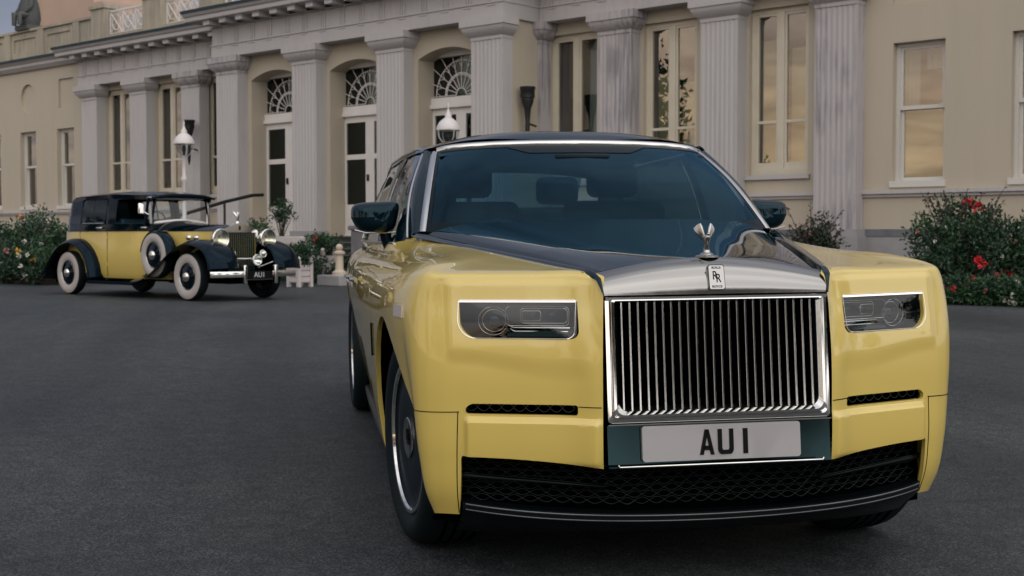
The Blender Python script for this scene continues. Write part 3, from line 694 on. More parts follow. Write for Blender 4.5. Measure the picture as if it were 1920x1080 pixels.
# --- body side surface: key profiles carried round the plan outline from beside the grille to the tail
fz = np.array([.235, .30, .43, .58, .70, .78, .86, .935, .995, 1.013, 1.021]); fo = np.array([.02, -.008, -.03, -.034, -.034, -.028, -.015, 0, .009, .013, .030])
kz = np.array([.20, .26, .40, .58, .70, .78, .86, .935, .985, 1.018, 1.045]); ko = np.array([.095, .055, .025, .008, .002, 0, .002, .012, .031, .058, .102])
plan = [(.3715,-.866,0),(.395,-.838,0),(.44,-.807,0),(.60,-.740,0),(.78,-.669,.0),(.862,-.6365,.04),(.897,-.618,.15),(.920,-.600,.3),(.9375,-.577,.45),(.955,-.54,.6),(.974,-.47,.8),(.990,-.37,1),(.999,-.20,1),(1.003,.05,1),(1.004,.4,1),(1.004,.75,1),(1.003,1.0,1),
        (1.002,1.35,1),(.996,2.0,1),(.982,2.8,1),(.962,3.4,1),(.955,3.8,1),(.94,4.3,1),(.91,4.7,1),(.85,4.93,1),(.70,5.02,1),(.35,5.05,1),(0,5.06,1)]
tau = [0,.012,.045,.15,.285,.365,.405,.435,.465,.495,.54,.59,.67,.765,.885,1.0]
B0, B1 = np.array([.385,-.780,1.023]), np.array([.778,.70,1.145])
beltB = [(.875,1.0,1.112),(.888,1.35,1.108),(.886,2.0,1.106),(.876,2.8,1.106),(.862,3.4,1.108),(.852,3.8,1.11),(.81,4.3,1.10),(.77,4.7,1.06),(.70,4.86,1.02),(.52,4.93,1.0),(.25,4.95,.995),(0,4.955,.995)]
pxy = np.array([(p[0], p[1]) for p in plan]); tg = np.gradient(pxy, axis=0); tg /= np.linalg.norm(tg, axis=1)[:,None]
nrm = np.c_[tg[:,1], -tg[:,0]]; nrm[0:5] = (.369, -.929); nrm[-1] = (0, 1); nrm[13:20] = (1, 0)
sk = np.r_[0, np.cumsum(np.linalg.norm(np.diff(pxy, axis=0), axis=1))]
NET = []
for i, (x, y, w) in enumerate(plan):
    z = fz*(1-w)+kz*w; o = fo*(1-w)+ko*w
    if i >= 24: z = z*np.linspace(1, .95, len(z))
    if i == 0: z = z - np.r_[np.zeros(8), .006, .013, .014]; o = o*.55 + np.r_[np.zeros(7), .0, .008, .012, .012]
    if i == 1: z = z - np.r_[np.zeros(8), .003, .007, .007]
    tuck = np.interp(y, [-.66, -.62, -.58, -.54, -.47, -.30, .2], [0, .02, .04, .08, .15, .10, 0]) if y < .3 else .11*min(1, max(0, (y-.7)/1.6))*(1 if y < 4.3 else max(0, (4.9-y)/.6))
    o = o + tuck*np.clip(.90-z if y < .3 else .84-z, 0, 1)      # the flank tucks in towards the sill
    row = [(x - nrm[i,0]*oo, y - nrm[i,1]*oo, zz) for zz, oo in zip(z, o)]
    B = B0 + (B1-B0)*tau[i] if i < len(tau) else np.array(beltB[i-len(tau)])
    p = np.array(row[-1]); mid = p*.5+B*.5 + (np.array([0,0,.003]) if i < 15 else np.array([.006 if i < 21 else 0,0,.0]))
    row += [tuple(mid), tuple(B)]; NET.append(row)
tk = np.r_[0, np.cumsum(np.linalg.norm(np.diff(np.array(NET).mean(0)[:11], axis=0), axis=1))]; tk = np.r_[tk, tk[-1]+.11, tk[-1]+.22]
BODY = Surf(sk, tk, NET)
def sstep(a, b, x): t_ = np.clip((x-a)/(b-a), 0, 1); return t_*t_*(3-2*t_)
def body_post(P):
    # bumper bar stands proud below the slot; lamp surround is a shallow raised frame
    x, y, z = P[:,0].copy(), P[:,1], P[:,2]; m = (y < -.55)
    bar = sstep(.372, .40, x)*(1-sstep(.775, .795, x))*sstep(.40, .425, z)*(1-sstep(.545, .568, z))
    d = -.016*bar - .007*sstep(.385, .45, x)*(1-sstep(.82, .855, x))*sstep(.68+.05*sstep(.5, .8, x), .76+.03*sstep(.5, .8, x), z)*(1-sstep(.985, 1.005, z))
    d = d*m; P[:,0] += -d*.369; P[:,1] += d*.929; return P
BODY.post = body_post
SM = sk  # station distances
def s_of_y(yy): return float(np.interp(yy, pxy[10:23,1], sk[10:23]))
TZ = lambda zz: float(np.interp(zz, kz, tk[:11]))
S_ARCH = lambda P, yc, r_=.452: np.where(P[:,0] > .8, np.hypot(P[:,1]-yc, P[:,2]-.395)-r_, 1.0)
c_lamp = lambda P: np.where(P[:,1] < -.45, sd_rbox(P[:,0], P[:,2], .443, .800, .814, .938, (.026, .060, .008, .006)), 1.0)
c_slot = lambda P: np.where(P[:,1] < -.4, sd_rbox(P[:,0], P[:,2], .449, .790, .573, .606, (.006, .012, .030, .004)), 1.0)
c_intake = lambda P: np.where(P[:,1] < -.4, np.maximum(P[:,0]-.802, P[:,2]-(.436-.028*np.clip((.80-P[:,0])/.43, 0, 1)**2))*1.0, 1.0)
c_farch = lambda P: S_ARCH(P, 0.0); c_rarch = lambda P: S_ARCH(P, 3.772)
y_wing = .62
s_w = s_of_y(y_wing)
Sf = np.r_[lin(0, sk[10], 170), lin(sk[10], s_w-.0025, 110)[1:]]
Tf = np.r_[lin(0, tk[10], 118), lin(tk[10], tk[12], 34)[1:]]
rim_in = lambda p: np.array([-.018 if p[1] > -.5 else -.006*p[0], .0 if p[1] > -.5 else .016, 0.0])
wings = []
for mir in (True, False):
    w_ = patch('front_wing', BODY, Sf, Tf, [c_farch, c_lamp, c_slot, c_intake], YEL, CAR, rim=rim_in, mirror=mir)
    wings.append(w_)
    for nm, ya, yb in (('front_door', y_wing, 1.86), ('rear_door', 1.86, 3.36), ('rear_quarter', 3.36, 99)):
        sa = s_of_y(ya)+.0025; sb = s_of_y(yb)-.0025 if yb < 10 else sk[-1]
        patch(nm, BODY, lin(sa, sb, int((sb-sa)/.02)+2), np.r_[lin(0, tk[10], 60), lin(tk[10], tk[12], 12)[1:]], [c_rarch], YEL, CAR, rim=lambda p: np.array([-.018, 0, 0]), mirror=mir)
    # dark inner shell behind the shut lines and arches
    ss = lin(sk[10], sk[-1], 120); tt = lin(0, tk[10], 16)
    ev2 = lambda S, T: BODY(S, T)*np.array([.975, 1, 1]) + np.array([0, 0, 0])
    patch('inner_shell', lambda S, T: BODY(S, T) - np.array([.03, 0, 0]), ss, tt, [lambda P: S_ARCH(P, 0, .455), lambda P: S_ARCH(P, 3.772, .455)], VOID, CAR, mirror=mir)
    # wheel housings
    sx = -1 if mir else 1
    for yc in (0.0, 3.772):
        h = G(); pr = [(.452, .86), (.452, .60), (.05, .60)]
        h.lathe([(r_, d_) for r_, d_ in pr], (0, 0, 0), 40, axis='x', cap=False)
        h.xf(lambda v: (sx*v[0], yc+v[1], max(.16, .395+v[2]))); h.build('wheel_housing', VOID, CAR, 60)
# --- black band with its fine silver line along the bonnet edge
for sx in (-1, 1):
    bd = G(); P_ = []
    for q in lin(0, 1, 60):
        o = B0+(B1-B0)*q; wd = .030+.012*q
        P_.append([(sx*(o[0]+wd), o[1]-.004, o[2]-.002-.004), (sx*(o[0]+wd*.5), o[1]-.002, o[2]+.0085), (sx*o[0], o[1], o[2]+.007), (sx*(o[0]-.006), o[1], o[2]-.01)])
    f0 = P_[0]; P_ = [[(sx*(.371), -.872, .950), (sx*.3705, -.874, .950), (sx*.369, -.874, .950), (sx*.366, -.86, .95)], [(sx*(.388), -.843, 1.000), (sx*.380, -.846, 1.004), (sx*.372, -.842, 1.004), (sx*.368, -.83, .995)], [(sx*.404, -.812, 1.010), (sx*.392, -.812, 1.020), (sx*.380, -.808, 1.020), (sx*.374, -.80, 1.005)]] + P_
    bd.grid(P_, flip=sx > 0); bd.build('bonnet_side_band', BLK, CAR, 50)
    G().tube([(sx*(p0+.0), p1_, p2_) for p0, p1_, p2_ in [((B0+(B1-B0)*q)[0]+.031+.012*q, (B0+(B1-B0)*q)[1]-.004, (B0+(B1-B0)*q)[2]-.001) for q in lin(0, 1, 40)]], .0022, 5).build('coachline', SAT, CAR, 60)
# --- bonnet
NQ, NF = 70, 61; P_ = []
for q in lin(0, 1, NQ):
    e = B0+(B1-B0)*q; yc = -.772+(.47+.772)*q; zc = 1.065+(1.196-1.065)*(.66*q+.34*q*q); row = []
    for f_ in lin(-1, 1, NF):
        a = abs(f_); xx = f_*(e[0]-.010)
        yy = e[1] + (yc-e[1])*(1-a**2.2)
        pw_ = 2.0+4.0*min(1, q/.35)
        zz = e[2]-.002 + (zc-e[2]+.002)*(1-a**pw_) + .008*(1-a**10)*q - .005*math.exp(-((a-.62)/.10)**2)*q
        if a > .97: zz -= .010*((a-.97)/.03)
        row.append((xx, yy, zz))
    P_.append(row)
G().grid(P_).build('bonnet', BLK, CAR, 60)
# scuttle behind the bonnet
P_ = [[(f_*.80, (.47+.235*abs(f_)**2.2)+k*.16, 1.188-.055*abs(f_)**3-.02*k) for f_ in lin(-1, 1, 40)] for k in (0, 1)]
G().grid(P_).build('scuttle', BORD, CAR, 60)
# --- polished grille top
gy = lambda z: -.863-(.947-z)*.0916
P_ = []
for k, t_ in enumerate(lin(0, 1, 26)):
    row = []
    for f_ in lin(-1, 1, 61):
        a = abs(f_); zt = 1.067-.047*a**1.9; zb = .951
        z = zb+(zt-zb)*t_; y0 = gy(.951); yt = -.774-.012*(a**2)
        y = y0+(yt-y0)*(t_**2.4)*.92 + (yt-y0)*.08*t_
        z = zb+(zt-zb)*(1-(1-t_)**1.25)
        xx = f_*(.369+.006*t_); row.append((xx, y, z))
    P_.append(row)
gt = G().grid(P_, flip=True); gt.build('grille_top', GTOP, CAR, 60)
# --- grille
GR = empty('grille', (0, 0, 0), 0, CAR)
def ring(loops, mat_, name, par, sm=40):
    g = G(); n = len(loops[0]); P_ = [[(x, gy(z)+d, z) for (x, z) in lp] + [(lp[0][0], gy(lp[0][1])+d, lp[0][1])] for lp, d in loops] if False else None
    Vs = []
    for lp, d in loops: Vs += [(x, gy(z)+d, z) for x, z in lp]
    m = len(loops[0][0]); F = []
    for k in range(len(loops)-1):
        for i in range(m): j = (i+1) % m; F.append((k*m+i, k*m+j, (k+1)*m+j, (k+1)*m+i))
    return mk(name, Vs, F, mat_, par, sm)
def lp(x, z0, z1, r): return rrect(-x, x, z0, z1, (r, r, .006, .006), 8)
ring([(lp(.367, .553, .947, .012), .06), (lp(.366, .554, .946, .012), .0), (lp(.355, .566, .943, .015), -.004), (lp(.352, .570, .940, .02), .0)], CHR, 'surround', GR)
ring([(lp(.352, .570, .940, .02), .0), (lp(.348, .574, .938, .022), -.012), (lp(.340, .580, .935, .026), -.014), (lp(.331, .589, .929, .032), .002)], CHR, 'chrome_frame', GR)
ring([(lp(.331, .589, .929, .032), .002), (lp(.327, .594, .926, .034), .012), (lp(.326, .595, .925, .035), .07)], PLA, 'inner_wall', GR)
G().box(-.366, .366, gy(.94)-.010, gy(.94)+.03, .936, .9455).build('top_rail', CHR, GR); 
G().box(-.367, .367, -.80, -.72, .42, .95).build('radiator_void', VOID, GR)
proto = None
for k in range(24):
    x = -.3128+k*.0272
    if proto is None:
        g = G(); prof = []
        hw = .0052
        sec = [(-hw, .060), (-hw, .008), (-hw*.85, .003), (-hw*.45, .0), (hw*.45, .0), (hw*.85, .003), (hw, .008), (hw, .060)]
        zs = [.584, .936]; dd = [.004, .004]
        Pg = [[(a, gy(z)+d_+dy, z) for a, dy in sec] for z, d_ in zip(zs, dd)]
        g.grid(Pg, flip=True); proto = g.build('slat', VANE, GR, 50); proto.location.x = x
    else: inst(proto, 'slat', GR, (x, 0, 0))
# plate carrier panel below the grille
pc = G(); 
Vp = lambda x, z, d: (x, gy(z)+d, z)
pc.grid([[Vp(x, z, d) for z, d in ((.405, .05), (.407, .008), (.415, .0), (.424, .010), (.545, .012), (.552, .0), (.556, .03))] for x in lin(-.367, .367, 9)], flip=False)
pc.build('plate_carrier', DCH, CAR, 35)
pl_ = G(); pl_.box(-.367, .367, gy(.549)-.006, gy(.549)+.01, .5465, .5505); pl_.tube([Vp(-.338, .424, -.002), Vp(-.334, .4175, -.004), Vp(.334, .4175, -.004), Vp(.338, .424, -.002)], .0032, 8); pl_.build('carrier_trim', CHR, CAR, 60)
# number plate AU 1
NP = empty('number_plate', (0, 0, 0), 0, CAR)
pp = rrect(-.26, .26, .4315, .5425, .010); g = G(); n = len(pp)
g.add([Vp(x, z, -.006) for x, z in pp]+[Vp(x, z, .012) for x, z in pp], [tuple(range(n))]+[(i, i+n, (i+1)%n+n, (i+1)%n) for i in range(n)])
g.build('plate', WPL, NP)
def glyph(polys, x0, z0, sx_, sz_, name):
    g = G()
    for po in polys:
        n = len(po); P2 = [(x0+a*sx_, z0+b_*sz_) for a, b_ in po]
        g.add([Vp(x, z, -.0085) for x, z in P2]+[Vp(x, z, -.004) for x, z in P2], [tuple(range(n))]+[(i, i+n, (i+1)%n+n, (i+1)%n) for i in range(n)])
    return g.build(name, PBL, NP)
H_ = .079; zb = .4475
glyph([[(0,0),(.26,0),(.60,1),(.36,1)], [(.74,0),(1,0),(.64,1),(.40,1)], [(.22,.18),(.78,.18),(.73,.36),(.27,.36)]], -.26+.1853, zb, .048, H_, 'letter')
glyph([[(0,.18),(.27,.24),(.27,1),(0,1)], [(.73,.24),(1,.18),(1,1),(.73,1)], [(0,.18),(.06,.07),(.18,0),(.82,0),(.94,.07),(1,.18),(.73,.24),(.68,.17),(.32,.17),(.27,.24)]], -.26+.2453, zb, .0515, H_, 'letter')
glyph([[(0,0),(1,0),(1,1),(0,1)]], -.26+.3285, zb, .0155, H_, 'letter')
# badge
BD = empty('badge', (0, 0, 0), 0, CAR)
def font_mesh(txt, size, name, mat_, par, M_, extr=.0008, sx_=1.0):
    cu = bpy.data.curves.new(name, 'FONT'); cu.body = txt; cu.size = size; cu.extrude = extr; cu.align_x = 'CENTER'; cu.align_y = 'CENTER'; cu.space_character = sx_
    to = bpy.data.objects.new(name+'_tmp', cu); COL.objects.link(to); dg = bpy.context.evaluated_depsgraph_get(); me = bpy.data.meshes.new_from_object(to.evaluated_get(dg)); bpy.data.objects.remove(to, do_unlink=True)
    me.materials.clear(); me.materials.append(mat_); me.transform(M_); o = bpy.data.objects.new(name, me); COL.objects.link(o); o.parent = par; return o
bz, by = 1.003, gy(.970)-.0035
tilt = Matrix.Rotation(R(90-13), 4, 'X')
BM_ = Matrix.Translation((0, by+.006, bz)) @ tilt
g = G(); pr = rrect(-.0245, .0245, -.038, .038, .006); n = len(pr); 
g.add([(x, z, .004) for x, z in pr]+[(x*1.06, z*1.04, .001) for x, z in pr]+[(x*1.06, z*1.04, -.02) for x, z in pr], [tuple(range(n))]+[(i, (i+1)%n, (i+1)%n+n, i+n)[::-1] for i in range(n)]+[(i+n, (i+1)%n+n, (i+1)%n+2*n, i+2*n)[::-1] for i in range(n)])
g.xf(lambda v: tuple(BM_ @ Vector(v))); g.build('badge_plate', SAT, BD, 40)
g = G(); pr2 = rrect(-.0262, .0262, -.0400, .0400, .007); m_ = len(pr2); g.add([(x, z, .0015) for x, z in pr2]+[(x*1.05, z*1.035, .0015) for x, z in pr2], [(i, (i+1)%m_, (i+1)%m_+m_, i+m_)[::-1] for i in range(m_)])
g.xf(lambda v: tuple(BM_ @ Vector(v))); g.build('badge_edge', PBL, BD)
for dx, dz in ((-.0055, .0045), (.0055, -.0045)): font_mesh('R', .040, 'letter', PBL, BD, BM_ @ Matrix.Translation((dx, dz, .005)) @ Matrix.Diagonal((.72, 1, 1, 1)))
font_mesh('ROLLS', .0105, 'lettering', PBL, BD, BM_ @ Matrix.Translation((0, .0305, .005))); font_mesh('ROYCE', .0105, 'lettering', PBL, BD, BM_ @ Matrix.Translation((0, -.0305, .005)))
# winged mascot
MS = empty('mascot', (0, -.762, 1.065), 0, CAR)
G().lathe([(.040, 0), (.040, .004), (.034, .007), (.024, .009), (.020, .014), (.013, .016), (.011, .024)], (0,0,0), 24).build('base', SAT, MS, 40)
g = G(); g.tube([(0, .004, .018), (0, .002, .030), (0, -.002, .045), (0, -.006, .058), (0, -.012, .068), (0, -.018, .073)], [.0115, .010, .0085, .012, .0095, .004], 12); g.ball((0, -.021, .076), .0062, 10)
g.tube([(-.008, -.008, .064), (-.012, .004, .066), (-.010, .014, .070)], [.004, .003, .002], 6); g.tube([(.008, -.008, .064), (.012, .004, .066), (.010, .014, .070)], [.004, .003, .002], 6); g.build('figure', SAT, MS, 70)
for sx in (-1, 1):
    g = G(); 
    for j in range(6):
        a = j/5; base = Vector((sx*.005, .004+.003*a, .056)); tip = Vector((sx*(.018+.015*a), .012+.016*a, .110-.006*a-.008*a*a))
        g.tube([base, base.lerp(tip, .35)+Vector((sx*.003*a, 0, .001)), base.lerp(tip, .75)+Vector((sx*.003*a, 0, .001)), tip], [.0042, .0055, .0060, .0030], 7)
    g.build('wing', SAT, MS, 70)
# --- headlights
def sxm(V, sx): return [(sx*x, y, z) for x, y, z in V]
def fas(x, z, d=0.0):      # point on the fascia plane (x > 0), d metres behind it
    yb = -.803+(x-.442)*.3967; return (x - .369*d, yb+.929*d, z)
for sx in (-1, 1):
    H = empty('headlight', (0, 0, 0), 0, CAR)
    def fl(g, name, m_, sm=40):
        g.v = sxm(g.v, sx)
        if sx < 0: g.f = [f[::-1] for f in g.f]
        return g.build(name, m_, H, sm)
    out = rrect(.439, .812, .810, .942, (.028, .062, .010, .008), 8); n = len(out)
    tl = lambda z: float(np.interp(z, fz, fo))-.0085      # the lens follows the lean of the fascia
    g = G(); g.add([fas(x, z, .075) for x, z in out], [tuple(range(n))[::-1]]); fl(g, 'bowl', VOID)
    g = G(); g.add([fas(x, z, .004+tl(z)) for x, z in out]+[fas(x, z, .08) for x, z in out], [(i, (i+1)%n, (i+1)%n+n, i+n) for i in range(n)]); fl(g, 'bezel', PLA)
    cxx, czz = .625, .876
    def lens_d(x, z): return .006+tl(z)-.006*(1-min(1, ((x-cxx)/.19)**2))*(1-min(1, ((z-czz)/.07)**2))
    g = G(); xsn = lin(0, 1, 14); ins = [(cxx+(x-cxx)*1.0, czz+(z-czz)*1.0) for x, z in out]
    Vs = [fas(cxx, czz, lens_d(cxx, czz))]; Fs = []
    for k in range(1, 6):
        Vs += [fas(cxx+(x-cxx)*k/5, czz+(z-czz)*k/5, lens_d(cxx+(x-cxx)*k/5, czz+(z-czz)*k/5)) for x, z in ins]
    for i in range(n):
        j = (i+1) % n; Fs.append((0, 1+i, 1+j))
        for k in range(4): Fs.append((1+k*n+i, 1+(k+1)*n+i, 1+(k+1)*n+j, 1+k*n+j))
    g.add(Vs, [f[::-1] for f in Fs]); fl(g, 'lens', LENS, 60)
    g = G(); g.tube([fas(x, z, .001+tl(z)) for x, z in rrect(.444, .799, .815, .937, (.026, .060, .008, .006), 8)], .0017, 6, closed=True); fl(g, 'rim', CHR, 60)
    # daytime light bar along the top edge and inner end
    g = G(); g.add([fas(.446, .9345, .003+tl(.93)), fas(.800, .9345, .003+tl(.93)), fas(.800, .9295, .002+tl(.92)), fas(.446, .9295, .002+tl(.92)), fas(.446, .935, .02), fas(.800, .935, .02), fas(.800, .929, .02), fas(.446, .929, .02)],
          [(3,2,1,0), (0,1,5,4), (7,6,2,3), (1,2,6,5), (4,7,3,0)]); fl(g, 'light_bar', mat('drl_%d' % sx, (.95, .88, .84), .2, emit=((1, .86, .79), .28)) if sx < 0 else mat('drl_%d' % sx, (.95, .88, .84), .2, emit=((1, .86, .79), .28)))  # the +x bar is unlit; its emission stands in for reflected sky
    def frame(poly, d, r_, name, m_):
        g = G(); g.tube([fas(x, z, d) for x, z in poly], r_, 6, closed=True); fl(g, name, m_, 60)
    frame(rrect(.476, .618, .860, .908, .012), .034, .0014, 'projector_frame', SAT)
    frame(rrect(.555, .612, .868, .900, .008), .028, .0012, 'projector_frame', SAT)
    for x, r_ in ((.70, .046), (.70, .036)): frame([(x+r_*math.cos(t_*.2618), .868+r_*1.0*math.sin(t_*.2618)) for t_ in range(24)], .028 if r_ > .04 else .040, .0012, 'ring', SAT)
    for x, z, r_ in ((.584, .884, .013), (.525, .884, .014), (.70, .868, .024)):
        g = G(); g.ball(fas(x, z, .06), r_, 14, (1, .6, 1)); fl(g, 'projector', LENS if False else DCH, 60)
    for z, a in ((.845, .004), (.833, .010), (.824, .016)):
        g = G(); g.tube([fas(.462+a, z, .022), fas(.640-a*.5, z, .030), fas(.662-a, z+.008, .045)], .003, 6); fl(g, 'reflector_fin', CHR, 60)
    g = G(); g.add([fas(.455, .848, .03), fas(.66, .848, .05), fas(.655, .818, .012), fas(.462, .818, .008)], [(3,2,1,0)]); fl(g, 'reflector', DCH)
    g = G(); g.add([fas(.452, .915, .02), fas(.795, .915, .02), fas(.795, .90, .07), fas(.452, .90, .07)], [(3,2,1,0)]); fl(g, 'reflector', DCH)
    g = G(); g.add([fas(.449, .920, .012), fas(.470, .915, .045), fas(.470, .835, .045), fas(.452, .826, .008)], [(3,2,1,0)]); fl(g, 'reflector', CHR)
    frame(rrect(.470, .662, .852, .914, .014), .026, .0013, 'inner_frame', SAT)
    # bumper slot backing with fine mesh
    g = G(); g.add([fas(.44, .565, .03), fas(.80, .565, .03), fas(.80, .615, .03), fas(.44, .615, .03)], [(3,2,1,0)]); g.v = sxm(g.v, sx)
    if sx < 0: g.f = [f[::-1] for f in g.f]
    g.build('slot_void', VOID, CAR)
    g = G()
    for k in range(9):
        x0 = .452+k*.037
        for s_ in (1, -1): g.tube([fas(x0+.037*q/8, .590+s_*(.012*math.sin(math.pi*q/8)+.001), .012) for q in range(9)], .0011, 4, cap=False)
    g.v = sxm(g.v, sx); g.build('slot_mesh', MAT.get('slot_mesh_metal') or mat('slot_mesh_metal', (.10, .11, .11), .3), CAR, 60)
    # shut lines: bumper joint, corner joint
    def shut(st, name='shut_line', r_=.0017):
        P3 = BODY(np.array([a for a, _ in st]), np.array([b_ for _, b_ in st])); P3[:,0] *= sx
        G().tube([tuple(p) for p in P3], r_, 5).build(name, VOID, CAR, 60)
    s80 = float(np.interp(.795, pxy[:8,0], sk[:8])); s_end = s_of_y(-.43) if False else float(np.interp(-.43, pxy[5:14,1], sk[5:14]))
    shut([(a, tk[3]-.002-.006*math.sin((a-s80)*6)) for a in lin(s80, s_end, 30)]); shut([(s80+.004+.012*q, tk[3]-.004-q*(tk[3]-.01)) for q in lin(0, 1, 24)])
    shut([(a, tk[3]+.022) for a in lin(.005, .085, 12)])
    # side marker and vent
    P0 = [BODY(np.array([a]), np.array([TZ(b_)]))[0] for a, b_ in ((sk[10]-.02, .872), (sk[10]+.10, .872), (sk[10]+.10, .912), (sk[10]-.02, .912))]
    nn = np.array([.96, -.25, 0]); mk('side_marker', sxm([tuple(p+nn*.006) for p in P0]+[tuple(p*1+nn*-.01) for p in P0], sx), [(0,1,2,3),(0,4,5,1),(1,5,6,2),(2,6,7,3),(3,7,4,0)] if sx > 0 else [(3,2,1,0),(1,5,4,0),(2,6,5,1),(3,7,6,2),(0,4,7,3)], mat('marker_lens_%d' % sx, (.62, .55, .52), .2, coat=.5), CAR)
    P0 = [BODY(np.array([s_of_y(a)]), np.array([TZ(b_)]))[0] for a, b_ in ((.520, .655), (.534, .655), (.534, .79), (.520, .79))]; nn = np.array([1, 0, 0])
    mk('side_vent', sxm([tuple(p+nn*.008) for p in P0]+[tuple(p-nn*.01) for p in P0], sx), [(0,1,2,3),(0,4,5,1),(1,5,6,2),(2,6,7,3),(3,7,4,0)] if sx > 0 else [(3,2,1,0),(1,5,4,0),(2,6,5,1),(3,7,6,2),(0,4,7,3)], DCH, CAR)
    # door handles
    for ya in (1.62, 2.05):
        G().tube([tuple(np.array([sx*1.012, ya, .93])), (sx*1.028, ya+.03, .93), (sx*1.028, ya+.20, .93), (sx*1.012, ya+.23, .93)], .012, 8).build('door_handle', CHR, CAR, 60)
# --- lower intake, splitter and underside
def nose(x, d=0.0): a = abs(x); return (-.803+(max(a, .30)-.442)*.3967 - (.0 if a > .3 else 0))+d
zi0, zi1 = .255, .45
P_ = [[(x, nose(x, .085), z) for z in (zi0-.06, zi1)] for x in lin(-.84, .84, 41)]
G().grid(P_).build('intake_void', VOID, CAR)
g = G(); pit = .052
for r_ in range(8):
    z0 = .290+r_*.0205
    n_c = 32
    for k in range(n_c):
        x0 = -.80+(k+(.5 if r_ % 2 else 0))*.0492
        if x0+.05 > .805 or z0 > .445: continue
        for s_ in (1, -1): g.tube([(x0+.0492*q/6, nose(x0+.0492*q/6, .050), z0+s_*.0105*math.sin(math.pi*q/6)) for q in range(7)], .0013, 3, cap=False)
tag(g.build('intake_mesh', mat('mesh_plastic', (.03,.036,.038), .3, spec=.3), CAR, 60), kind='stuff')
for sx in (-1, 1):
    g = G(); g.tube([(sx*x, nose(x, -.0), z) for x, z in ((.795, .377), (.70, .372), (.55, .362), (.40, .352), (.365, .352), (.355, .358), (.355, .366))], .0028, 6); g.build('intake_trim', DCH, CAR, 60)
    g = G(); g.tube([(sx*x, nose(x, .012), z) for x, z in ((.795, .366), (.55, .352), (.36, .343))], .008, 6); g.build('intake_bar', PLA, CAR, 60)
def lip(z, d, r_, name, m_):
    pts = []
    for x in lin(-.785, .785, 60):
        a = abs(x)/.815; pts.append((x, -.830+.055*a**1.5+.12*a**4+d, z+.038*a**2.2))
    G().tube(pts, r_, 8).build(name, m_, CAR, 60)
mat('lip_trim', (.10, .11, .115), .15, metal=.8)
lip(.240, .0, .004, 'splitter_trim', MAT['lip_trim']); lip(.222, .004, .003, 'splitter_trim', MAT['lip_trim'])
P_ = []
for x in lin(-.795, .795, 61):
    a = abs(x)/.815; y0 = -.828+.055*a**1.5+.12*a**4; zt = .246+.038*a**2.2
    P_.append([(x, y0+.06, zt+.004), (x, y0+.004, zt), (x, y0+.004, zt-.026), (x, y0+.03, zt-.05), (x, y0+.16, .155), (x, .5, .15)])
G().grid(P_, flip=True).build('splitter', PLA, CAR, 40)
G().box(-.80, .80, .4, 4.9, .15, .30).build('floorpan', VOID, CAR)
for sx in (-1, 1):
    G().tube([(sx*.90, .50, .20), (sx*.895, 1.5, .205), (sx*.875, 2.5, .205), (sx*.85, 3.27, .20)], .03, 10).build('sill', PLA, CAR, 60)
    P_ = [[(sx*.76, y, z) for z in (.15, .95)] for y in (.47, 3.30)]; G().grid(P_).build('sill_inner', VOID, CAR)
# --- wheels
def wheel(sx, yc, steer=0.0, dz=0.0):
    W = empty('wheel', (sx*(.915 if yc < 1 else .925), yc, .394+dz), 0, CAR); W.rotation_euler = (0, 0, steer)
    t_ = G(); prof = [(.282, -.012), (.292, -.004), (.315, .010), (.345, .014), (.370, .004), (.385, -.018), (.391, -.045), (.394, -.10), (.394, -.17), (.391, -.205), (.38, -.235), (.34, -.25), (.28, -.245)]
    def lw(pr, name, m_, sm=50, n=72):
        g = G(); g.lathe([(r_, sx*d_) for r_, d_ in pr], (0,0,0), n, axis='x', cap=False)
        if sx < 0: g.f = [f[::-1] for f in g.f]
        return g.build(name, m_, W, sm)
    lw(prof, 'tyre', RUB)
    for d_ in (-.07, -.11, -.15, -.19): lw([(.3948, d_), (.3952, d_-.004), (.3952, d_-.008), (.3948, d_-.012)], 'tread_groove', VOID)
    lw([(.284, -.03), (.284, -.006), (.279, .000), (.268, -.001), (.262, -.010)], 'rim_lip', CHR)
    lw([(.264, -.012), (.255, -.020), (.20, -.012), (.12, -.006), (.10, -.010), (.001, -.010)], 'disc', WBLK)
    lw([(.255, -.16), (.001, -.16)], 'brake_void', VOID)
    lw([(.076, -.012), (.075, -.004), (.071, -.002), (.064, -.002), (.060, -.004), (.001, -.003)], 'hub_cap', SAT)
    M_ = Matrix.Translation((sx*-.0025, 0, 0)) @ Matrix.Rotation(R(90)*sx, 4, 'Z') @ Matrix.Rotation(R(90), 4, 'X')
    for dx, dz_ in ((-.008, .007), (.008, -.007)): font_mesh('R', .062, 'letter', PBL, W, M_ @ Matrix.Translation((dx, dz_, .001)) @ Matrix.Diagonal((.72, 1, 1, 1)))
wheel(-1, 0, R(7.0)); wheel(1, 0, R(7.0), -.018); wheel(-1, 3.772); wheel(1, 3.772, 0, -.018)
# --- greenhouse
def curve(pts, n=30): return catmull(pts, n)
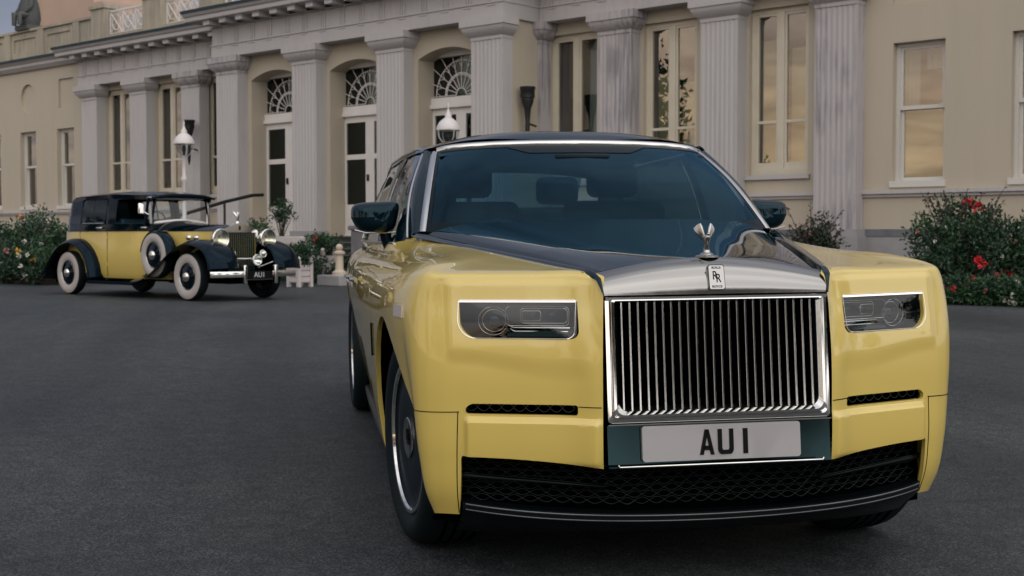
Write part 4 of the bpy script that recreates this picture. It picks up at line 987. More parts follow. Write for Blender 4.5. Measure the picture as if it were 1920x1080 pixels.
# windscreen: base and head curves (half), swept
wb = [(0, .50, 1.150), (.25, .515, 1.150), (.50, .56, 1.150), (.68, .64, 1.155), (.762, .71, 1.160)]; wt = [(0, 1.165, 1.566), (.25, 1.18, 1.564), (.45, 1.215, 1.558), (.58, 1.265, 1.549), (.640, 1.315, 1.538)]
cb, ct = catmull(wb, 10), catmull(wt, 10)
def ws(f_, t_, o=0.0):
    k = min(len(cb)-1.001, abs(f_)*(len(cb)-1)); i = int(k); u = k-i; a = cb[i]*(1-u)+cb[i+1]*u; b_ = ct[i]*(1-u)+ct[i+1]*u
    p = a*(1-t_)+b_*t_; bul = math.sin(math.pi*t_)*.03; return (math.copysign(1, f_)*p[0], p[1]-bul*.55-o*.55, p[2]+bul*.83+o*.83)
G().grid([[ws(f_, t_) for t_ in lin(0, 1, 14)] for f_ in lin(-1, 1, 61)], flip=False).build('windscreen', CLEAR, CAR, 60)
# black ceramic border, then polished strip round the glass
def wsband(f0, f1, t0, t1, name, m_, o):
    pass
for sx in (-1, 1):
    P_ = [[ws(sx*f_, t_, .002) for f_ in (.935, .97, 1.0)] for t_ in lin(.0, 1, 30)]; G().grid(P_, flip=sx < 0).build('glass_border', BORD, CAR, 60)
    P_ = [[tuple(np.array(ws(sx*1.0, t_, .003))+np.array([sx*a, b_, 0])) for a, b_ in ((-.002, -.004), (.010, -.010), (.021, .004), (.023, .02))] for t_ in lin(.0, 1.0, 30)]
    G().grid(P_, flip=sx < 0).build('windscreen_strip', STRIP, CAR, 60)
P_ = [[ws(f_, t_, .002) for t_ in (0, .05, .085)] for f_ in lin(-1, 1, 61)]; G().grid(P_).build('glass_border', BORD, CAR, 60)
P_ = [[ws(f_, t_, .002) for t_ in (.955, 1.0)] for f_ in lin(-1, 1, 61)]; G().grid(P_).build('glass_border', BORD, CAR, 60)
P_ = [[tuple(np.array(ws(f_, 1.0, .003))+np.array([0, a, b_])) for a, b_ in ((-.004, -.004), (-.006, .006), (.004, .016), (.014, .018))] for f_ in lin(-1, 1, 61)]; G().grid(P_).build('windscreen_strip', STRIP, CAR, 60)
G().grid([[ws(f_, .975-(.115*min(1, (.36-abs(f_))/.12))*k/3, .0025) for k in range(4)] for f_ in lin(-.36, .36, 41)], flip=True).build('sensor_panel', BORD, CAR, 60)
# roof shell: sections (half) from windscreen head to rear window base
def roofsec(y):
    K = [1.18, 1.26, 1.36, 1.52, 2.0, 2.6, 3.2, 3.7, 4.1, 4.45]
    zc = [1.580, 1.612, 1.638, 1.655, 1.662, 1.652, 1.61, 1.53, 1.40, 1.20]; ze = [1.55, 1.556, 1.560, 1.562, 1.555, 1.552, 1.53, 1.46, 1.32, 1.12]; xe = [.645, .662, .680, .702, .735, .738, .715, .685, .68, .70]
    i = lambda A: float(np.interp(y, K, A)); return i(zc), i(ze), i(xe)
P_ = []
yl = np.r_[lin(0, 1, 60)]
for q in yl:
    row = []
    for f_ in lin(-1, 1, 41):
        a = abs(f_); yf = ct[min(len(ct)-1, int(a*(len(ct)-1)))][1]+.018; y = yf+(3.45-yf)*q; z_c, z_e, x_e = roofsec(y)
        th = a*1.5708*.93; row.append((f_*x_e*(1-.03*a**6), y, z_e+(z_c-z_e)*(1-a**2.7)))
    P_.append(row)
G().grid(P_, flip=False).build('roof', BLK, CAR, 60)
# side: cant rail, window frames, glass, pillars
def side(y, t_):      # t_=0 at the belt, 1 at the roof edge
    z_c, z_e, x_e = roofsec(y); bx = float(np.interp(y, [.7, 1.0, 1.35, 2, 2.8, 3.4, 3.8, 4.3], [.80, .872, .884, .886, .884, .876, .864, .816])); bz_ = 1.108
    x = bx+(x_e-bx)*(t_*.62+.38*t_**3); return np.array([x, y, bz_+(z_e-bz_)*t_])
A0, A1 = np.array([.795, .735, 1.12]), np.array([.668, 1.335, 1.556])
def apil(t_): # front edge of the side glass, leaning back with the pillar
    p = A0*(1-t_)+A1*t_; return p + np.array([.012, .05, 0])*(1-t_)*1.0 + np.array([.030,-.03,.0])*math.sin(math.pi*t_)
for sx in (-1, 1):
    # A pillar skin between windscreen strip and side glass
    P_ = []
    for t_ in lin(0, 1, 30):
        a = np.array(ws(1.0, t_, .0))+np.array([.022, .018, 0]); b_ = apil(t_)+np.array([.012, .075, -.004]); m_ = (a+b_)/2+np.array([.018, -.012, .006]); P_.append([(sx*p[0], p[1], p[2]) for p in (a, a*.5+m_*.5+np.array([.004,-.003,.002]), m_, b_*.5+m_*.5+np.array([.005,0,.001]), b_)])
    G().grid(P_, flip=sx < 0).build('front_pillar', BLK, CAR, 60)
    pts = [(sx*(p[0]), p[1], p[2]) for p in [apil(t_)+np.array([.016, .078, -.003]) for t_ in lin(0.02, 1, 24)]]
    pts += [(sx*p[0], p[1], p[2]) for p in [side(y, 1.0)+np.array([.004, 0, .0]) for y in lin(1.5, 3.4, 24)]] + [(sx*p[0], p[1], p[2]) for p in [side(3.62, .72), side(3.66, .4), side(3.5, .05)]]
    G().tube(pts, .008, 8).build('window_brightwork', STRIP, CAR, 60)
    # glass panels front and rear
    def gpanel(ya, yb, name):
        P_ = []
        for u in lin(0, 1, 26):
            row = []
            for t_ in lin(0, 1, 14):
                yy = ya(t_)+(yb(t_)-ya(t_))*u; p = side(yy, t_*.965+.01); row.append((sx*(p[0]-.006), p[1], p[2]))
            P_.append(row)
        G().grid(P_, flip=sx > 0).build(name, SIDEG, CAR, 60)
    gpanel(lambda t_: .98+.44*t_, lambda t_: 1.80, 'door_glass'); gpanel(lambda t_: 1.92, lambda t_: 3.30+.12*math.sin(t_*3)-.12*t_, 'door_glass')
    # quarter panel between belt and A pillar foot, B pillar, roof side and rear pillar, all black
    P_ = [[(sx*p[0], p[1], p[2]) for p in (side(1.79, t_)+np.array([.0,0,0]), side(1.86, t_)+np.array([.004,0,0]), side(1.93, t_))] for t_ in lin(0, 1, 12)]; G().grid(P_, flip=sx < 0).build('centre_pillar', BLK, CAR, 60)
    P_ = [[(sx*p[0], p[1], p[2]) for p in (side(y, .955)+np.array([.003,0,0]), side(y, 1.0)+np.array([.006,0,0]), side(y, 1.0)+np.array([-.012, 0, .012]))] for y in lin(1.36, 3.5, 40)]; G().grid(P_, flip=sx > 0).build('cant_rail', BLK, CAR, 60)
    P_ = [[(sx*p[0], p[1], p[2]) for p in [side(3.30+.12*math.sin(t_*3)-.12*t_+(4.25-.55*t_-3.3)*u, t_) for u in lin(0, 1, 8)]] for t_ in lin(0, 1, 12)]; G().grid(P_, flip=sx < 0).build('rear_pillar', BLK, CAR, 60)
    P_ = []
    for u in lin(0, 1, 14):      # triangular pillar foot
        y = .72+.36*u; lo = side(max(y, .72), 0); top_t = .20*(1-abs(u-.35))*(1 if u < 1 else 0); hi = apil(min(.5, u*.55))+np.array([.014, .078, -.006])
        P_.append([(sx*lo[0]+sx*.002, y, 1.100), (sx*(lo[0]), y, 1.122), (sx*hi[0], max(hi[1], y-.05), max(1.125, hi[2]-.02))])
    G().grid(P_, flip=sx > 0).build('pillar_foot', BLK, CAR, 60)
    G().tube([(sx*(float(np.interp(y, [.7, 1.0, 1.35, 2, 2.8, 3.4], [.806, .880, .893, .895, .893, .884]))), y, 1.112) for y in lin(.98, 3.5, 30)], .006, 6).build('belt_trim', SAT, CAR, 60)
# rear: window, deck
P_ = [[(f_*(.60-.03*t_), 4.10-.62*t_+.03*abs(f_)**2, 1.16+.40*t_-.03*abs(f_)**2) for t_ in lin(0, 1, 8)] for f_ in lin(-1, 1, 21)]
G().grid(P_, flip=True).build('rear_window', SIDEG if False else CLEAR, CAR, 60)
P_ = []
for f_ in lin(-1, 1, 31):
    a = abs(f_); P_.append([(f_*.83, 4.02, 1.13-.03*a**3), (f_*.80, 4.3, 1.125-.03*a**3), (f_*.76, 4.7, 1.085-.03*a**3), (f_*.69, 4.86, 1.045-.025*a**3), (f_*.52, 4.94, .995)])
G().grid(P_).build('boot_lid', BLK, CAR, 60)
# interior
IN = empty('cabin', (0, 0, 0), 0, CAR)
db = G(); db.prism([(.50, .80), (.52, 1.125), (.78, 1.150), (.92, 1.12), (1.02, 1.02), (1.05, .70)], 'x', -.74, .74); bevel(db.build('dashboard', INT, IN), .02, 3)
G().box(-.82, .82, .5, 4.0, .30, .45).build('cabin_floor', INT, IN)
for sx in (-1, 1): G().box(sx*.80, sx*.845, .95, 3.95, .45, 1.095).build('door_card', INT, IN)
def seat(x, y, w, z0=.72):
    s_ = G(); s_.prism([(y, z0-.25), (y-.05, z0), (y+.48, z0-.05), (y+.62, z0+.60), (y+.74, z0+.60), (y+.60, z0-.25)], 'x', x-w/2, x+w/2); o = bevel(s_.build('seat', INT, IN), .05, 3)
    h_ = G().box(x-.14, x+.14, y+.66, y+.77, z0+.62, z0+.80); bevel(h_.build('headrest', INT, IN), .045, 3)
seat(-.40, 1.35, .56); seat(.40, 1.35, .56); seat(-.42, 2.90, .62); seat(.42, 2.90, .62)
G().box(-.75, .75, 3.72, 4.2, 1.02, 1.10).build('parcel_shelf', INT, IN)
G().tube([(-.40+.185*math.cos(t_*.2618), 1.10-.05*math.sin(t_*.2618), 1.03+.185*.95*math.sin(t_*.2618)) for t_ in range(24)], .015, 8, closed=True).build('steering_wheel', INT, IN, 60)
G().box(-.45, -.35, 1.05, 1.10, .98, 1.07).build('wheel_boss', INT, IN)
mb = G().box(-.13, .13, 1.02, 1.05, 1.44, 1.51); bevel(mb.build('rear_view_mirror', BORD, IN), .012, 2)
G().grid([[(f_*.64, y, roofsec(y)[0]-.03-.05*abs(f_)**2.5) for y in lin(1.2, 3.45, 12)] for f_ in lin(-1, 1, 15)]).build('headlining', INT, IN, 60)
# door mirrors
for sx in (-1, 1):
    MR = empty('door_mirror', (sx*.945, 1.20, 1.230), 0, CAR)
    g = G(); P_ = []
    for i in range(25):
        th = math.pi*i/24-math.pi/2; row = []
        for j in range(33):
            ph = 2*math.pi*j/32; ce = lambda a, p: math.copysign(abs(a)**p, a)
            xx = ce(math.cos(ph), .45)*ce(math.cos(th), .5); zz = ce(math.sin(ph), .45)*ce(math.cos(th), .5); yy = ce(math.sin(th), .9)
            x = xx*.106; z = zz*(.072+.006*xx*-1); y = yy*(.085 if yy < 0 else .045)
            z += (-.016 if zz < 0 else 0)*(-xx)*0 + .0; x_ = x - .006*(zz < 0)*abs(zz)*0
            row.append((sx*(x + (.018*(-zz) if xx < 0 else -.030*max(0, -zz)*xx)), y+.02*xx, z))
        P_.append(row)
    g.grid(P_, flip=sx < 0); g.build('housing', BLK, MR, 60)
    G().tube([(sx*-.05, .01, -.06), (sx*-.055, .015, -.10), (sx*-.075, .02, -.135)], [.030, .026, .034], 10).build('stalk', BLK, MR, 60)
    G().tube([(sx*-.10, -.045, -.069), (sx*.04, -.04, -.072), (sx*.09, -.02, -.058)], .004, 6).build('mirror_trim', SAT, MR, 60)
# ------------------------------------------------------------------ the vintage limousine (local -y is its nose)
VIN = empty('vintage_limousine', (-2.29, 16.83, gz(-2.29, 16.83)), R(38.9))
tag(VIN, 'old yellow and black limousine with whitewall tyres parked before the house', 'car')
def vloft(secs, name, m_, sm=40, par=VIN, flip=False, cap=True):
    g = G(); g.grid(secs, flip=flip)
    n = len(secs[0])
    if cap:
        g.f.append(tuple(range(n))[::-1] if not flip else tuple(range(n))); b0 = (len(secs)-1)*n; g.f.append(tuple(range(b0, b0+n)) if not flip else tuple(range(b0, b0+n))[::-1])
    return g.build(name, m_, par, sm)
hw = lambda y: float(np.interp(y, [-.28, .2, .8, 1.2, 1.7, 2.5, 3.3, 3.8, 4.05], [.355, .39, .47, .565, .655, .69, .68, .63, .53]))
# lower body, yellow
secs = []
for y in lin(.95, 4.06, 34):
    h = hw(y); rear = max(0, (y-3.7)/.36); z1 = 1.115; z0 = .31+.20*rear**2; yy = lambda z: y+.05*rear*(1-(z-.3)/.8)
    secs.append([(-h+.05, yy(z0), z0), (-h+.008, yy(.40), max(z0+.02, .40)), (-h, yy(.7), .72), (-h+.012, yy(1.), z1), (h-.012, yy(1.), z1), (h, yy(.7), .72), (h-.008, yy(.4), max(z0+.02, .40)), (h-.05, yy(z0), z0)])
vloft(secs, 'lower_body', VYEL)
# bonnet sides yellow, bonnet top black
secs = []
for y in lin(-.27, 1.25, 20):
    h = hw(y); secs.append([(-h, y, .55), (-h-.004, y, .85), (-h+.004, y, 1.10), (h-.004, y, 1.10), (h+.004, y, .85), (h, y, .55)])
vloft(secs, 'bonnet_side', VYEL)
secs = []
for y in lin(-.27, 1.30, 24):
    h = hw(y)+.004; zt = float(np.interp(y, [-.27, .6, 1.05, 1.30], [1.205, 1.225, 1.255, 1.30])); row = []
    for f_ in lin(-1, 1, 25): row.append((f_*h, y, 1.102+(zt-1.102)*(1-abs(f_)**2.2)))
    secs.append(row)
vloft(secs, 'bonnet_top', VBLK, 60, flip=False, cap=True)
g = G()
for y in (): g.tube([(0, y-.3, 1.222), (0, y, 1.227)], .006, 5)
# cabin upper, black frame with openings
def cabx(y, t_): return hw(y)-.012-.085*t_**1.4
zb_, zt_ = 1.115, 1.70
def cpanel(y0, y1, z0, z1, sx, name='cabin_side', m_=VBLK):
    P_ = [[(sx*(cabx(y, (z-zb_)/(zt_-zb_))), y, z) for z in lin(z0, z1, 6)] for y in lin(y0, y1, 8)]
    return G().grid(P_, flip=sx < 0).build(name, m_, VIN, 60)
for sx in (-1, 1):
    for a in ((1.28, 3.98, zb_, 1.235), (1.28, 3.72, 1.655, 1.71), (2.26, 2.55, 1.235, 1.655), (1.28, 1.34, 1.235, 1.655)): cpanel(*a, sx)
    zq = lambda y: float(np.interp(y, [3.36, 3.66, 3.76, 3.86, 3.93, 3.98], [1.70, 1.70, 1.675, 1.62, 1.55, 1.44]))
    G().grid([[(sx*cabx(y, (z-zb_)/(zt_-zb_)), y, z) for z in lin(1.235, zq(y), 8)] for y in lin(3.36, 3.98, 16)], flip=sx < 0).build('cabin_side', VBLK, VIN, 60)
    for (ya, yb) in ((2.55, 3.36), (1.34, 2.26)): G().tube([(sx*(cabx(y, (z-zb_)/(zt_-zb_))+.004), y, z) for y, z in ((ya, 1.235), (yb, 1.235), (yb, 1.655), (ya, 1.655))], .010, 6, closed=True).build('window_surround', STRIP if False else VBLK, VIN, 60)
    G().tube([(sx*(cabx(y, .2)+.006), y, 1.243) for y in lin(2.6, 3.3, 8)], .008, 6).build('window_ledge', CHR, VIN, 60)
    cpanel(2.55, 3.36, 1.235, 1.655, sx, 'rear_door_glass', glass('vintage_glass_%d' % sx, (.75,.8,.8), (.7,.8,.85), .0))
    cpanel(2.93, 2.975, 1.235, 1.655, sx, 'glass_divider', VBLK)
    G().tube([(sx*(cabx(y, .0)+.006), y, 1.112) for y in lin(1.1, 4.0, 30)], .008, 6).build('belt_moulding', VBLK, VIN, 60)
    for y0 in (2.62, 1.40): G().tube([(sx*(cabx(y0, 0)+.012), y0, 1.165), (sx*(cabx(y0, 0)+.03), y0+.03, 1.165), (sx*(cabx(y0, 0)+.03), y0+.14, 1.165)], .013, 6).build('door_handle', CHR, VIN, 60)
    for y0 in (2.46, 1.36, 3.36):
        for z in (.55, 1.0): G().tube([(sx*(hw(y0)+.003), y0, z-.03), (sx*(hw(y0)+.003), y0, z+.03)], .010, 6).build('hinge', VYEL, VIN, 60)
    G().tube([(sx*(hw(2.47)-.001+.002*math.sin(z*3)), 2.47, z) for z in lin(.33, 1.11, 12)], .0035, 5).build('shut_line', VOID, VIN, 60)
    G().tube([(sx*(hw(1.36)-.001), 1.36-.1*max(0, .6-z), z) for z in lin(.36, 1.11, 12)], .0035, 5).build('shut_line', VOID, VIN, 60)
    G().tube([(sx*(hw(3.36)-.0), 3.36, z) for z in lin(.93, 1.11, 6)], .0035, 5).build('shut_line', VOID, VIN, 60)
# rear of the cabin and roof
secs = []
for y in lin(3.60, 4.03, 12):
    q = (y-3.60)/.43; zt2 = 1.745-.30*q**2.6; secs.append([(-cabx(y, 0)-.001, y, zb_), (-cabx(y, .6), y, min(1.5, zt2-.05)), (-cabx(y, 1)+.06, y, zt2-.02), (0, y, zt2+.03), (cabx(y, 1)-.06, y, zt2-.02), (cabx(y, .6), y, min(1.5, zt2-.05)), (cabx(y, 0)+.001, y, zb_)])
vloft(secs, 'rear_hood', VBLK, 60)
P_ = []
for y in lin(1.20, 3.75, 40):
    zc = float(np.interp(y, [1.2, 1.5, 2.3, 3.2, 3.75], [1.735, 1.775, 1.80, 1.785, 1.73])); row = []
    for f_ in lin(-1, 1, 21): row.append((f_*(cabx(max(y, 1.5), .98)+.012), y, zc-.065*abs(f_)**3.0))
    dr = .075 if y < 2.4 else .05
    P_.append([(row[0][0], y, row[0][2]-dr)]+row+[(row[-1][0], y, row[-1][2]-dr)])
g = G().grid(P_); g.build('roof', VBLK, VIN, 50)
G().grid([[(f_*.615, 1.20, 1.735-.065*abs(f_)**3+.002), (f_*.615, 1.185, 1.715-.065*abs(f_)**3), (f_*.61, 1.20, 1.66-.02*abs(f_)**3), (f_*.60, 1.36, 1.66)] for f_ in lin(-1, 1, 20)], flip=True).build('roof_peak', VBLK, VIN, 60)
# windscreen
wsb = lambda f_: (f_*.555, 1.27+.06*abs(f_), 1.29-.055*abs(f_)**1.4); wst = lambda f_: (f_*.585, 1.36+.02*abs(f_), 1.665)
fr = [wsb(f_) for f_ in lin(-1, 1, 15)] + [wst(f_) for f_ in lin(1, -1, 9)]
G().tube(fr, .028, 8, closed=True).build('windscreen_frame', mat('windscreen_frame_metal', (.66,.63,.61), .3, metal=.25), VIN, 60)
G().grid([[wsb(f_), wst(f_)] for f_ in lin(-1, 1, 9)]).build('windscreen', LENS, VIN, 60)
for sx in (-1, 1): G().tube([(sx*.585, 1.36, 1.665), (sx*.62, 1.42, 1.20)], .03, 8).build('front_pillar', VBLK, VIN, 60)
# interior
G().box(-.60, .60, 1.4, 3.9, .35, .55).build('cabin_floor', INT, VIN)
def vseat(y0, y1, yb): bevel(G().prism([(y0, .55), (y0, .85), (y1, .82), (yb, 1.32), (yb+.12, 1.32), (y1+.16, .55)], 'x', -.55, .55).build('seat', INT, VIN), .03, 2)
vseat(1.75, 2.15, 2.22); vseat(3.0, 3.45, 3.55)
G().tube([(-.3+.2*math.cos(t_*.5236), 1.62-.06*math.sin(t_*.5236), 1.25+.19*math.sin(t_*.5236)) for t_ in range(12)], .014, 6, closed=True).build('steering_wheel', INT, VIN, 60)
# door mirror
mm = empty('driving_mirror', (-.72, 1.38, 1.48), 0, VIN)
bevel(G().box(-.05, .05, -.02, .02, -.09, .09).build('mirror_head', CHR, mm), .015, 2); G().tube([(0.02, 0, -.04), (.12, -.03, -.10)], .01, 6).build('mirror_arm', CHR, mm, 60)
# mudguards
def guard(path, sx, name, w0=.50, w1=.88, crown=.05):
    pc_ = catmull(path, 8); tg_ = np.gradient(pc_, axis=0); tg_ /= np.linalg.norm(tg_, axis=1)[:,None]; P_ = []
    for (y, z), (ty, tz) in zip(pc_, tg_):
        ny, nz_ = tz, -ty
        row = []
        for f_ in lin(0, 1, 13):
            x = w0+(w1-w0)*f_; d_ = crown*math.sin(math.pi*min(1, f_*.62+.25)) - .075*max(0, f_-.72)**1.3*3.2 - .03*max(0, .2-f_)*3
            row.append((sx*x, y+ny*d_, z+nz_*d_))
        P_.append(row)
    o = G().grid(P_, flip=sx > 0).build(name, VBLK, VIN, 60)
    m = o.modifiers.new('s', 'SOLIDIFY'); m.thickness = .012; m.offset = 0
    G().tube([r_[-1] for r_ in P_], .008, 6).build('mudguard_bead', VBLK, VIN, 60)
fpath = [(-.74, .50), (-.70, .66), (-.56, .82), (-.30, .905), (0, .91), (.30, .80), (.60, .62), (.90, .43), (1.20, .32), (1.5, .275)]
rpath = [(2.72, .30), (2.77, .52), (2.92, .74), (3.20, .905), (3.50, .925), (3.80, .82), (4.08, .58), (4.30, .35), (4.46, .22)]
for sx in (-1, 1):
    guard(fpath[::-1], sx, 'front_mudguard', .36, .90); guard(rpath[::-1], sx, 'rear_mudguard', .50, .90)
    G().box(min(sx*.60, sx*.90), max(sx*.60, sx*.90), 1.40, 2.78, .215, .275).build('running_board', VBLK, VIN)
    # inner valances
    G().prism([(y, z-.02) for y, z in fpath[1:-1]]+[(1.0, .25), (.5, .30), (-.5, .45)], 'x', sx*.40, sx*.42).build('valance', VOID, VIN)
    G().prism([(y, z-.02) for y, z in rpath[1:]]+[(2.8, .22)], 'x', sx*.52, sx*.54).build('valance', VOID, VIN)
    # side lamps on the mudguards
    g = G(); g.ball((sx*.66, -.05, 1.0), .05, 12, (.8, 1.5, .8)); g.build('side_lamp', CHR, VIN, 60)
# wheels
def vwheel(x, y, sx, spare=False, z=.385):
    W = empty('spare_wheel' if spare else 'wheel', (x, y, z), 0, VIN)
    def lw(pr, name, m_): 
        g = G(); g.lathe([(r_, sx*d_) for r_, d_ in pr], (0,0,0), 48, axis='x', cap=False)
        if sx < 0: g.f = [f[::-1] for f in g.f]
        return g.build(name, m_, W, 50)
    lw([(.355, -.006), (.372, -.02), (.383, -.05), (.385, -.09), (.383, -.13), (.36, -.17), (.22, -.17)], 'tyre', RUB)
    lw([(.215, -.012), (.235, .004), (.29, .012), (.33, .008), (.356, -.006)], 'whitewall', WWALL)
    lw([(.217, -.03), (.217, -.010), (.205, -.004), (.195, -.02), (.15, -.012), (.08, .010), (.001, .012)], 'disc', VBLK)
    lw([(.20, -.006), (.203, -.003), (.207, -.006)], 'trim_ring', CHR)
    lw([(.075, .008), (.072, .03), (.05, .045), (.03, .05), (.001, .052)], 'hub_cap', CHR)
    return W
for y in (0, 3.57):
    vwheel(-.80, y, -1); vwheel(.80, y, 1)
vwheel(-.755, 1.0, -1, True, .715); vwheel(.755, 1.0, 1, True, .715)
for sx in (-1, 1):
    P_ = []
    for t_ in lin(-.35, 2.6, 24):
        P_.append([(sx*x, 1.0+r_*-math.sin(t_-1.1), .715+r_*math.cos(t_-1.1)) for x, r_ in ((.76, .37), (.74, .398), (.66, .405), (.57, .40))])
    G().grid(P_, flip=sx > 0).build('spare_cover', VBLK, VIN, 60)
G().tube([(-.8, 0, .38), (.8, 0, .38)], .05, 8).build('axle', VOID, VIN, 60); G().tube([(-.8, 3.57, .38), (.8, 3.57, .38)], .06, 8).build('axle', VOID, VIN, 60)
G().box(-.42, .42, -.6, 4.1, .27, .42).build('chassis', VOID, VIN)
# radiator
RD = empty('radiator', (0, -.30, 0), 0, VIN)
poly = [(-.345, .46), (-.36, 1.09), (-.345, 1.12), (0, 1.245), (.345, 1.12), (.36, 1.09), (.345, .46)]; inn = [(-.31, .48), (-.318, 1.080), (-.318, 1.085), (0, 1.0852), (.318, 1.085), (.318, 1.080), (.31, .48)]
g = G(); n = len(poly); g.add([(x, -.01, z) for x, z in poly]+[(x, -.01, z) for x, z in inn]+[(x, .12, z) for x, z in poly], [(i, i+1, i+1+n, i+n) for i in range(n-1)]+[(i+1, i, i+2*n, i+1+2*n) for i in range(n-1)])
g.build('shell', CHR, RD)
G().box(-.33, .33, .05, .07, .46, 1.10).build('core', VOID, RD)
proto = None
for k in range(15):
    x = -.294+k*.042
    if proto is None: proto = G().prism([(-.010, .04), (-.010, .006), (-.005, -.002), (.005, -.002), (.010, .006), (.010, .04)], 'z', .47, 1.084).build('slat', mat('radiator_slat', (.020,.034,.034), .22, spec=.35), RD); proto.location.x = x
    else: inst(proto, 'slat', RD, (x, 0, 0))
G().box(-.014, .014, -.018, .0, 1.12, 1.19).build('badge', PBL, RD)
g = G(); g.lathe([(.035, 1.225), (.035, 1.25), (.018, 1.26), (.012, 1.28)], (0, .05, 0), 12); g.tube([(0, .05, 1.27), (0, .04, 1.33), (0, .02, 1.37)], [.018, .024, .012], 8); g.ball((0, .015, 1.385), .016, 8)
for sx in (-1, 1): g.tube([(sx*.01, .05, 1.34), (sx*.03, .085, 1.39), (sx*.035, .11, 1.425)], [.012, .022, .006], 6)
g.build('mascot', CHR, RD, 60)
# lamps
def vlamp(x, y, z, r_, name, deep=1.1):
    L_ = empty(name, (x, y, z), 0, VIN)
    g = G(); g.lathe([(r_, 0), (r_*1.02, .02), (r_*.92, r_*.5), (r_*.6, r_*deep*.9), (.01, r_*deep*1.15)], (0,0,0), 24, axis='y', cap=False); g.build('bowl', CHR, L_, 60)
    g = G(); g.tube([(r_*math.cos(t_*.2618), -.004, r_*math.sin(t_*.2618)) for t_ in range(24)], r_*.09, 6, closed=True); g.build('rim', CHR, L_, 60)
    g = G(); g.lathe([(r_*.97, .0), (r_*.8, .025), (r_*.5, .055), (.01, .075)], (0,0,0), 24, axis='y', cap=False); g.build('reflector', LAMPG if r_ > .1 else CHR, L_, 60)
    g = G(); g.lathe([(r_*.96, -.004), (r_*.6, -.018), (.01, -.026)], (0,0,0), 24, axis='y', cap=False); g.build('lens', LENS, L_, 60)
for sx in (-1, 1):
    vlamp(sx*.465, -.44, .985, .148, 'headlamp'); vlamp(sx*.30, -.52, .74, .062, 'fog_lamp'); 
    G().tube([(sx*.465, -.38, .86), (sx*.42, -.33, .66), (sx*.40, -.30, .5)], .022, 8).build('lamp_bracket', CHR, VIN, 60)
    vlamp(sx*.46, -.50, .76, .045, 'horn', 2.2)
    G().tube([(sx*.42, -.65, .62), (sx*.25, -.45, .52)], .012, 6).build('stay', CHR, VIN, 60)
vlamp(.12, -.60, .645, .085, 'spot_lamp')
G().tube([(-.5, -.45, .66), (.5, -.45, .66)], .014, 6).build('lamp_bar', CHR, VIN, 60)
# front bumper with overriders and plate
bp_ = [(x, -.80+.12*(abs(x)/.8)**3, .425) for x in lin(-.84, .84, 24)]
P_ = [[(x, y-dy, z+dz) for dy, dz in ((-.02, -.05), (.012, -.045), (.022, 0), (.012, .045), (-.02, .05))] for x, y, z in bp_]
G().grid(P_).build('bumper', CHR, VIN, 50)
for sx in (-1, 1): bevel(G().box(sx*.30-.03, sx*.30+.03, -.865, -.79, .27, .57).build('overrider', CHR, VIN), .015, 2)
for sx in (-1, 1): G().tube([(sx*.36, -.79, .42), (sx*.36, -.4, .40)], .025, 6).build('bumper_iron', VOID, VIN, 60)
NPV = empty('number_plate', (-.03, -.845, 0), 0, VIN)
G().box(-.262, .262, -.008, .008, .345, .475).build('plate', PBL, NPV); 
g = G(); g.box(-.265, .265, -.010, .010, .337, .345); g.build('plate_edge', SAT, NPV)
font_mesh('AU1', .115, 'lettering', mat('silver_letters', (.55, .55, .56), .4), NPV, Matrix.Translation((0, -.010, .412)) @ Matrix.Rotation(R(90), 4, 'X'))
# bonnet side lamp / vents
for sx in (-1, 1): g = G().ball((sx*(hw(.35)+.03), .45, 1.0), .05, 12, (.9, 1.2, 1)); g.build('scuttle_lamp', CHR, VIN, 60)
# ------------------------------------------------------------------ planting
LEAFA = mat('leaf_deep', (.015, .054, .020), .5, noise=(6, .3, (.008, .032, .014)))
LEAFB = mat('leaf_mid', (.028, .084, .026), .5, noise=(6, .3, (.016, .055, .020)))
LEAFC = mat('leaf_bronze', (.060, .035, .030), .5, noise=(6, .3, (.03, .035, .02)))
WOOD = mat('twig', (.05, .035, .025), .8)
PET = {'red': mat('petal_red', (.45, .006, .012), .5), 'pink': mat('petal_pink', (.55, .17, .20), .5), 'white': mat('petal_white', (.62, .58, .55), .5), 'yellow': mat('petal_yellow', (.60, .40, .06), .5), 'peach': mat('petal_peach', (.55, .27, .14), .5), 'magenta': mat('petal_magenta', (.35, .02, .12), .5)}
SOIL = mat('bed_soil', (.022, .018, .014), .9, noise=(9, .3, (.04, .03, .022)), bump=(14, .6, .03))
KERB = mat('kerb_stone', (.16, .155, .155), .8, noise=(6, .3, (.10, .10, .10)), bump=(50, .3, .004))
GRS = mat('grass_blade', (.035, .085, .022), .6, noise=(3, .3, (.055, .10, .03)))
def leaf_at(g, p, d, up, L_, W_, fold=.25):
    d = d.normalized(); s_ = d.cross(up)
    if s_.length < 1e-3: s_ = d.cross(Vector((1, .3, 0)))
    s_.normalize(); n_ = s_.cross(d)
    a = p; b_ = p+d*L_*.45+s_*W_*.5+n_*W_*fold; c = p+d*L_-n_*L_*.12; e = p+d*L_*.45-s_*W_*.5+n_*W_*fold; m = p+d*L_*.5
    g.add([tuple(v) for v in (a, b_, c, e, m)], [(0,4,1), (1,4,2), (0,3,4), (3,2,4)])
def rv(r_): 
    while True:
        v = Vector((r_.uniform(-1,1), r_.uniform(-1,1), r_.uniform(-1,1)))
        if .05 < v.length < 1: return v.normalized()
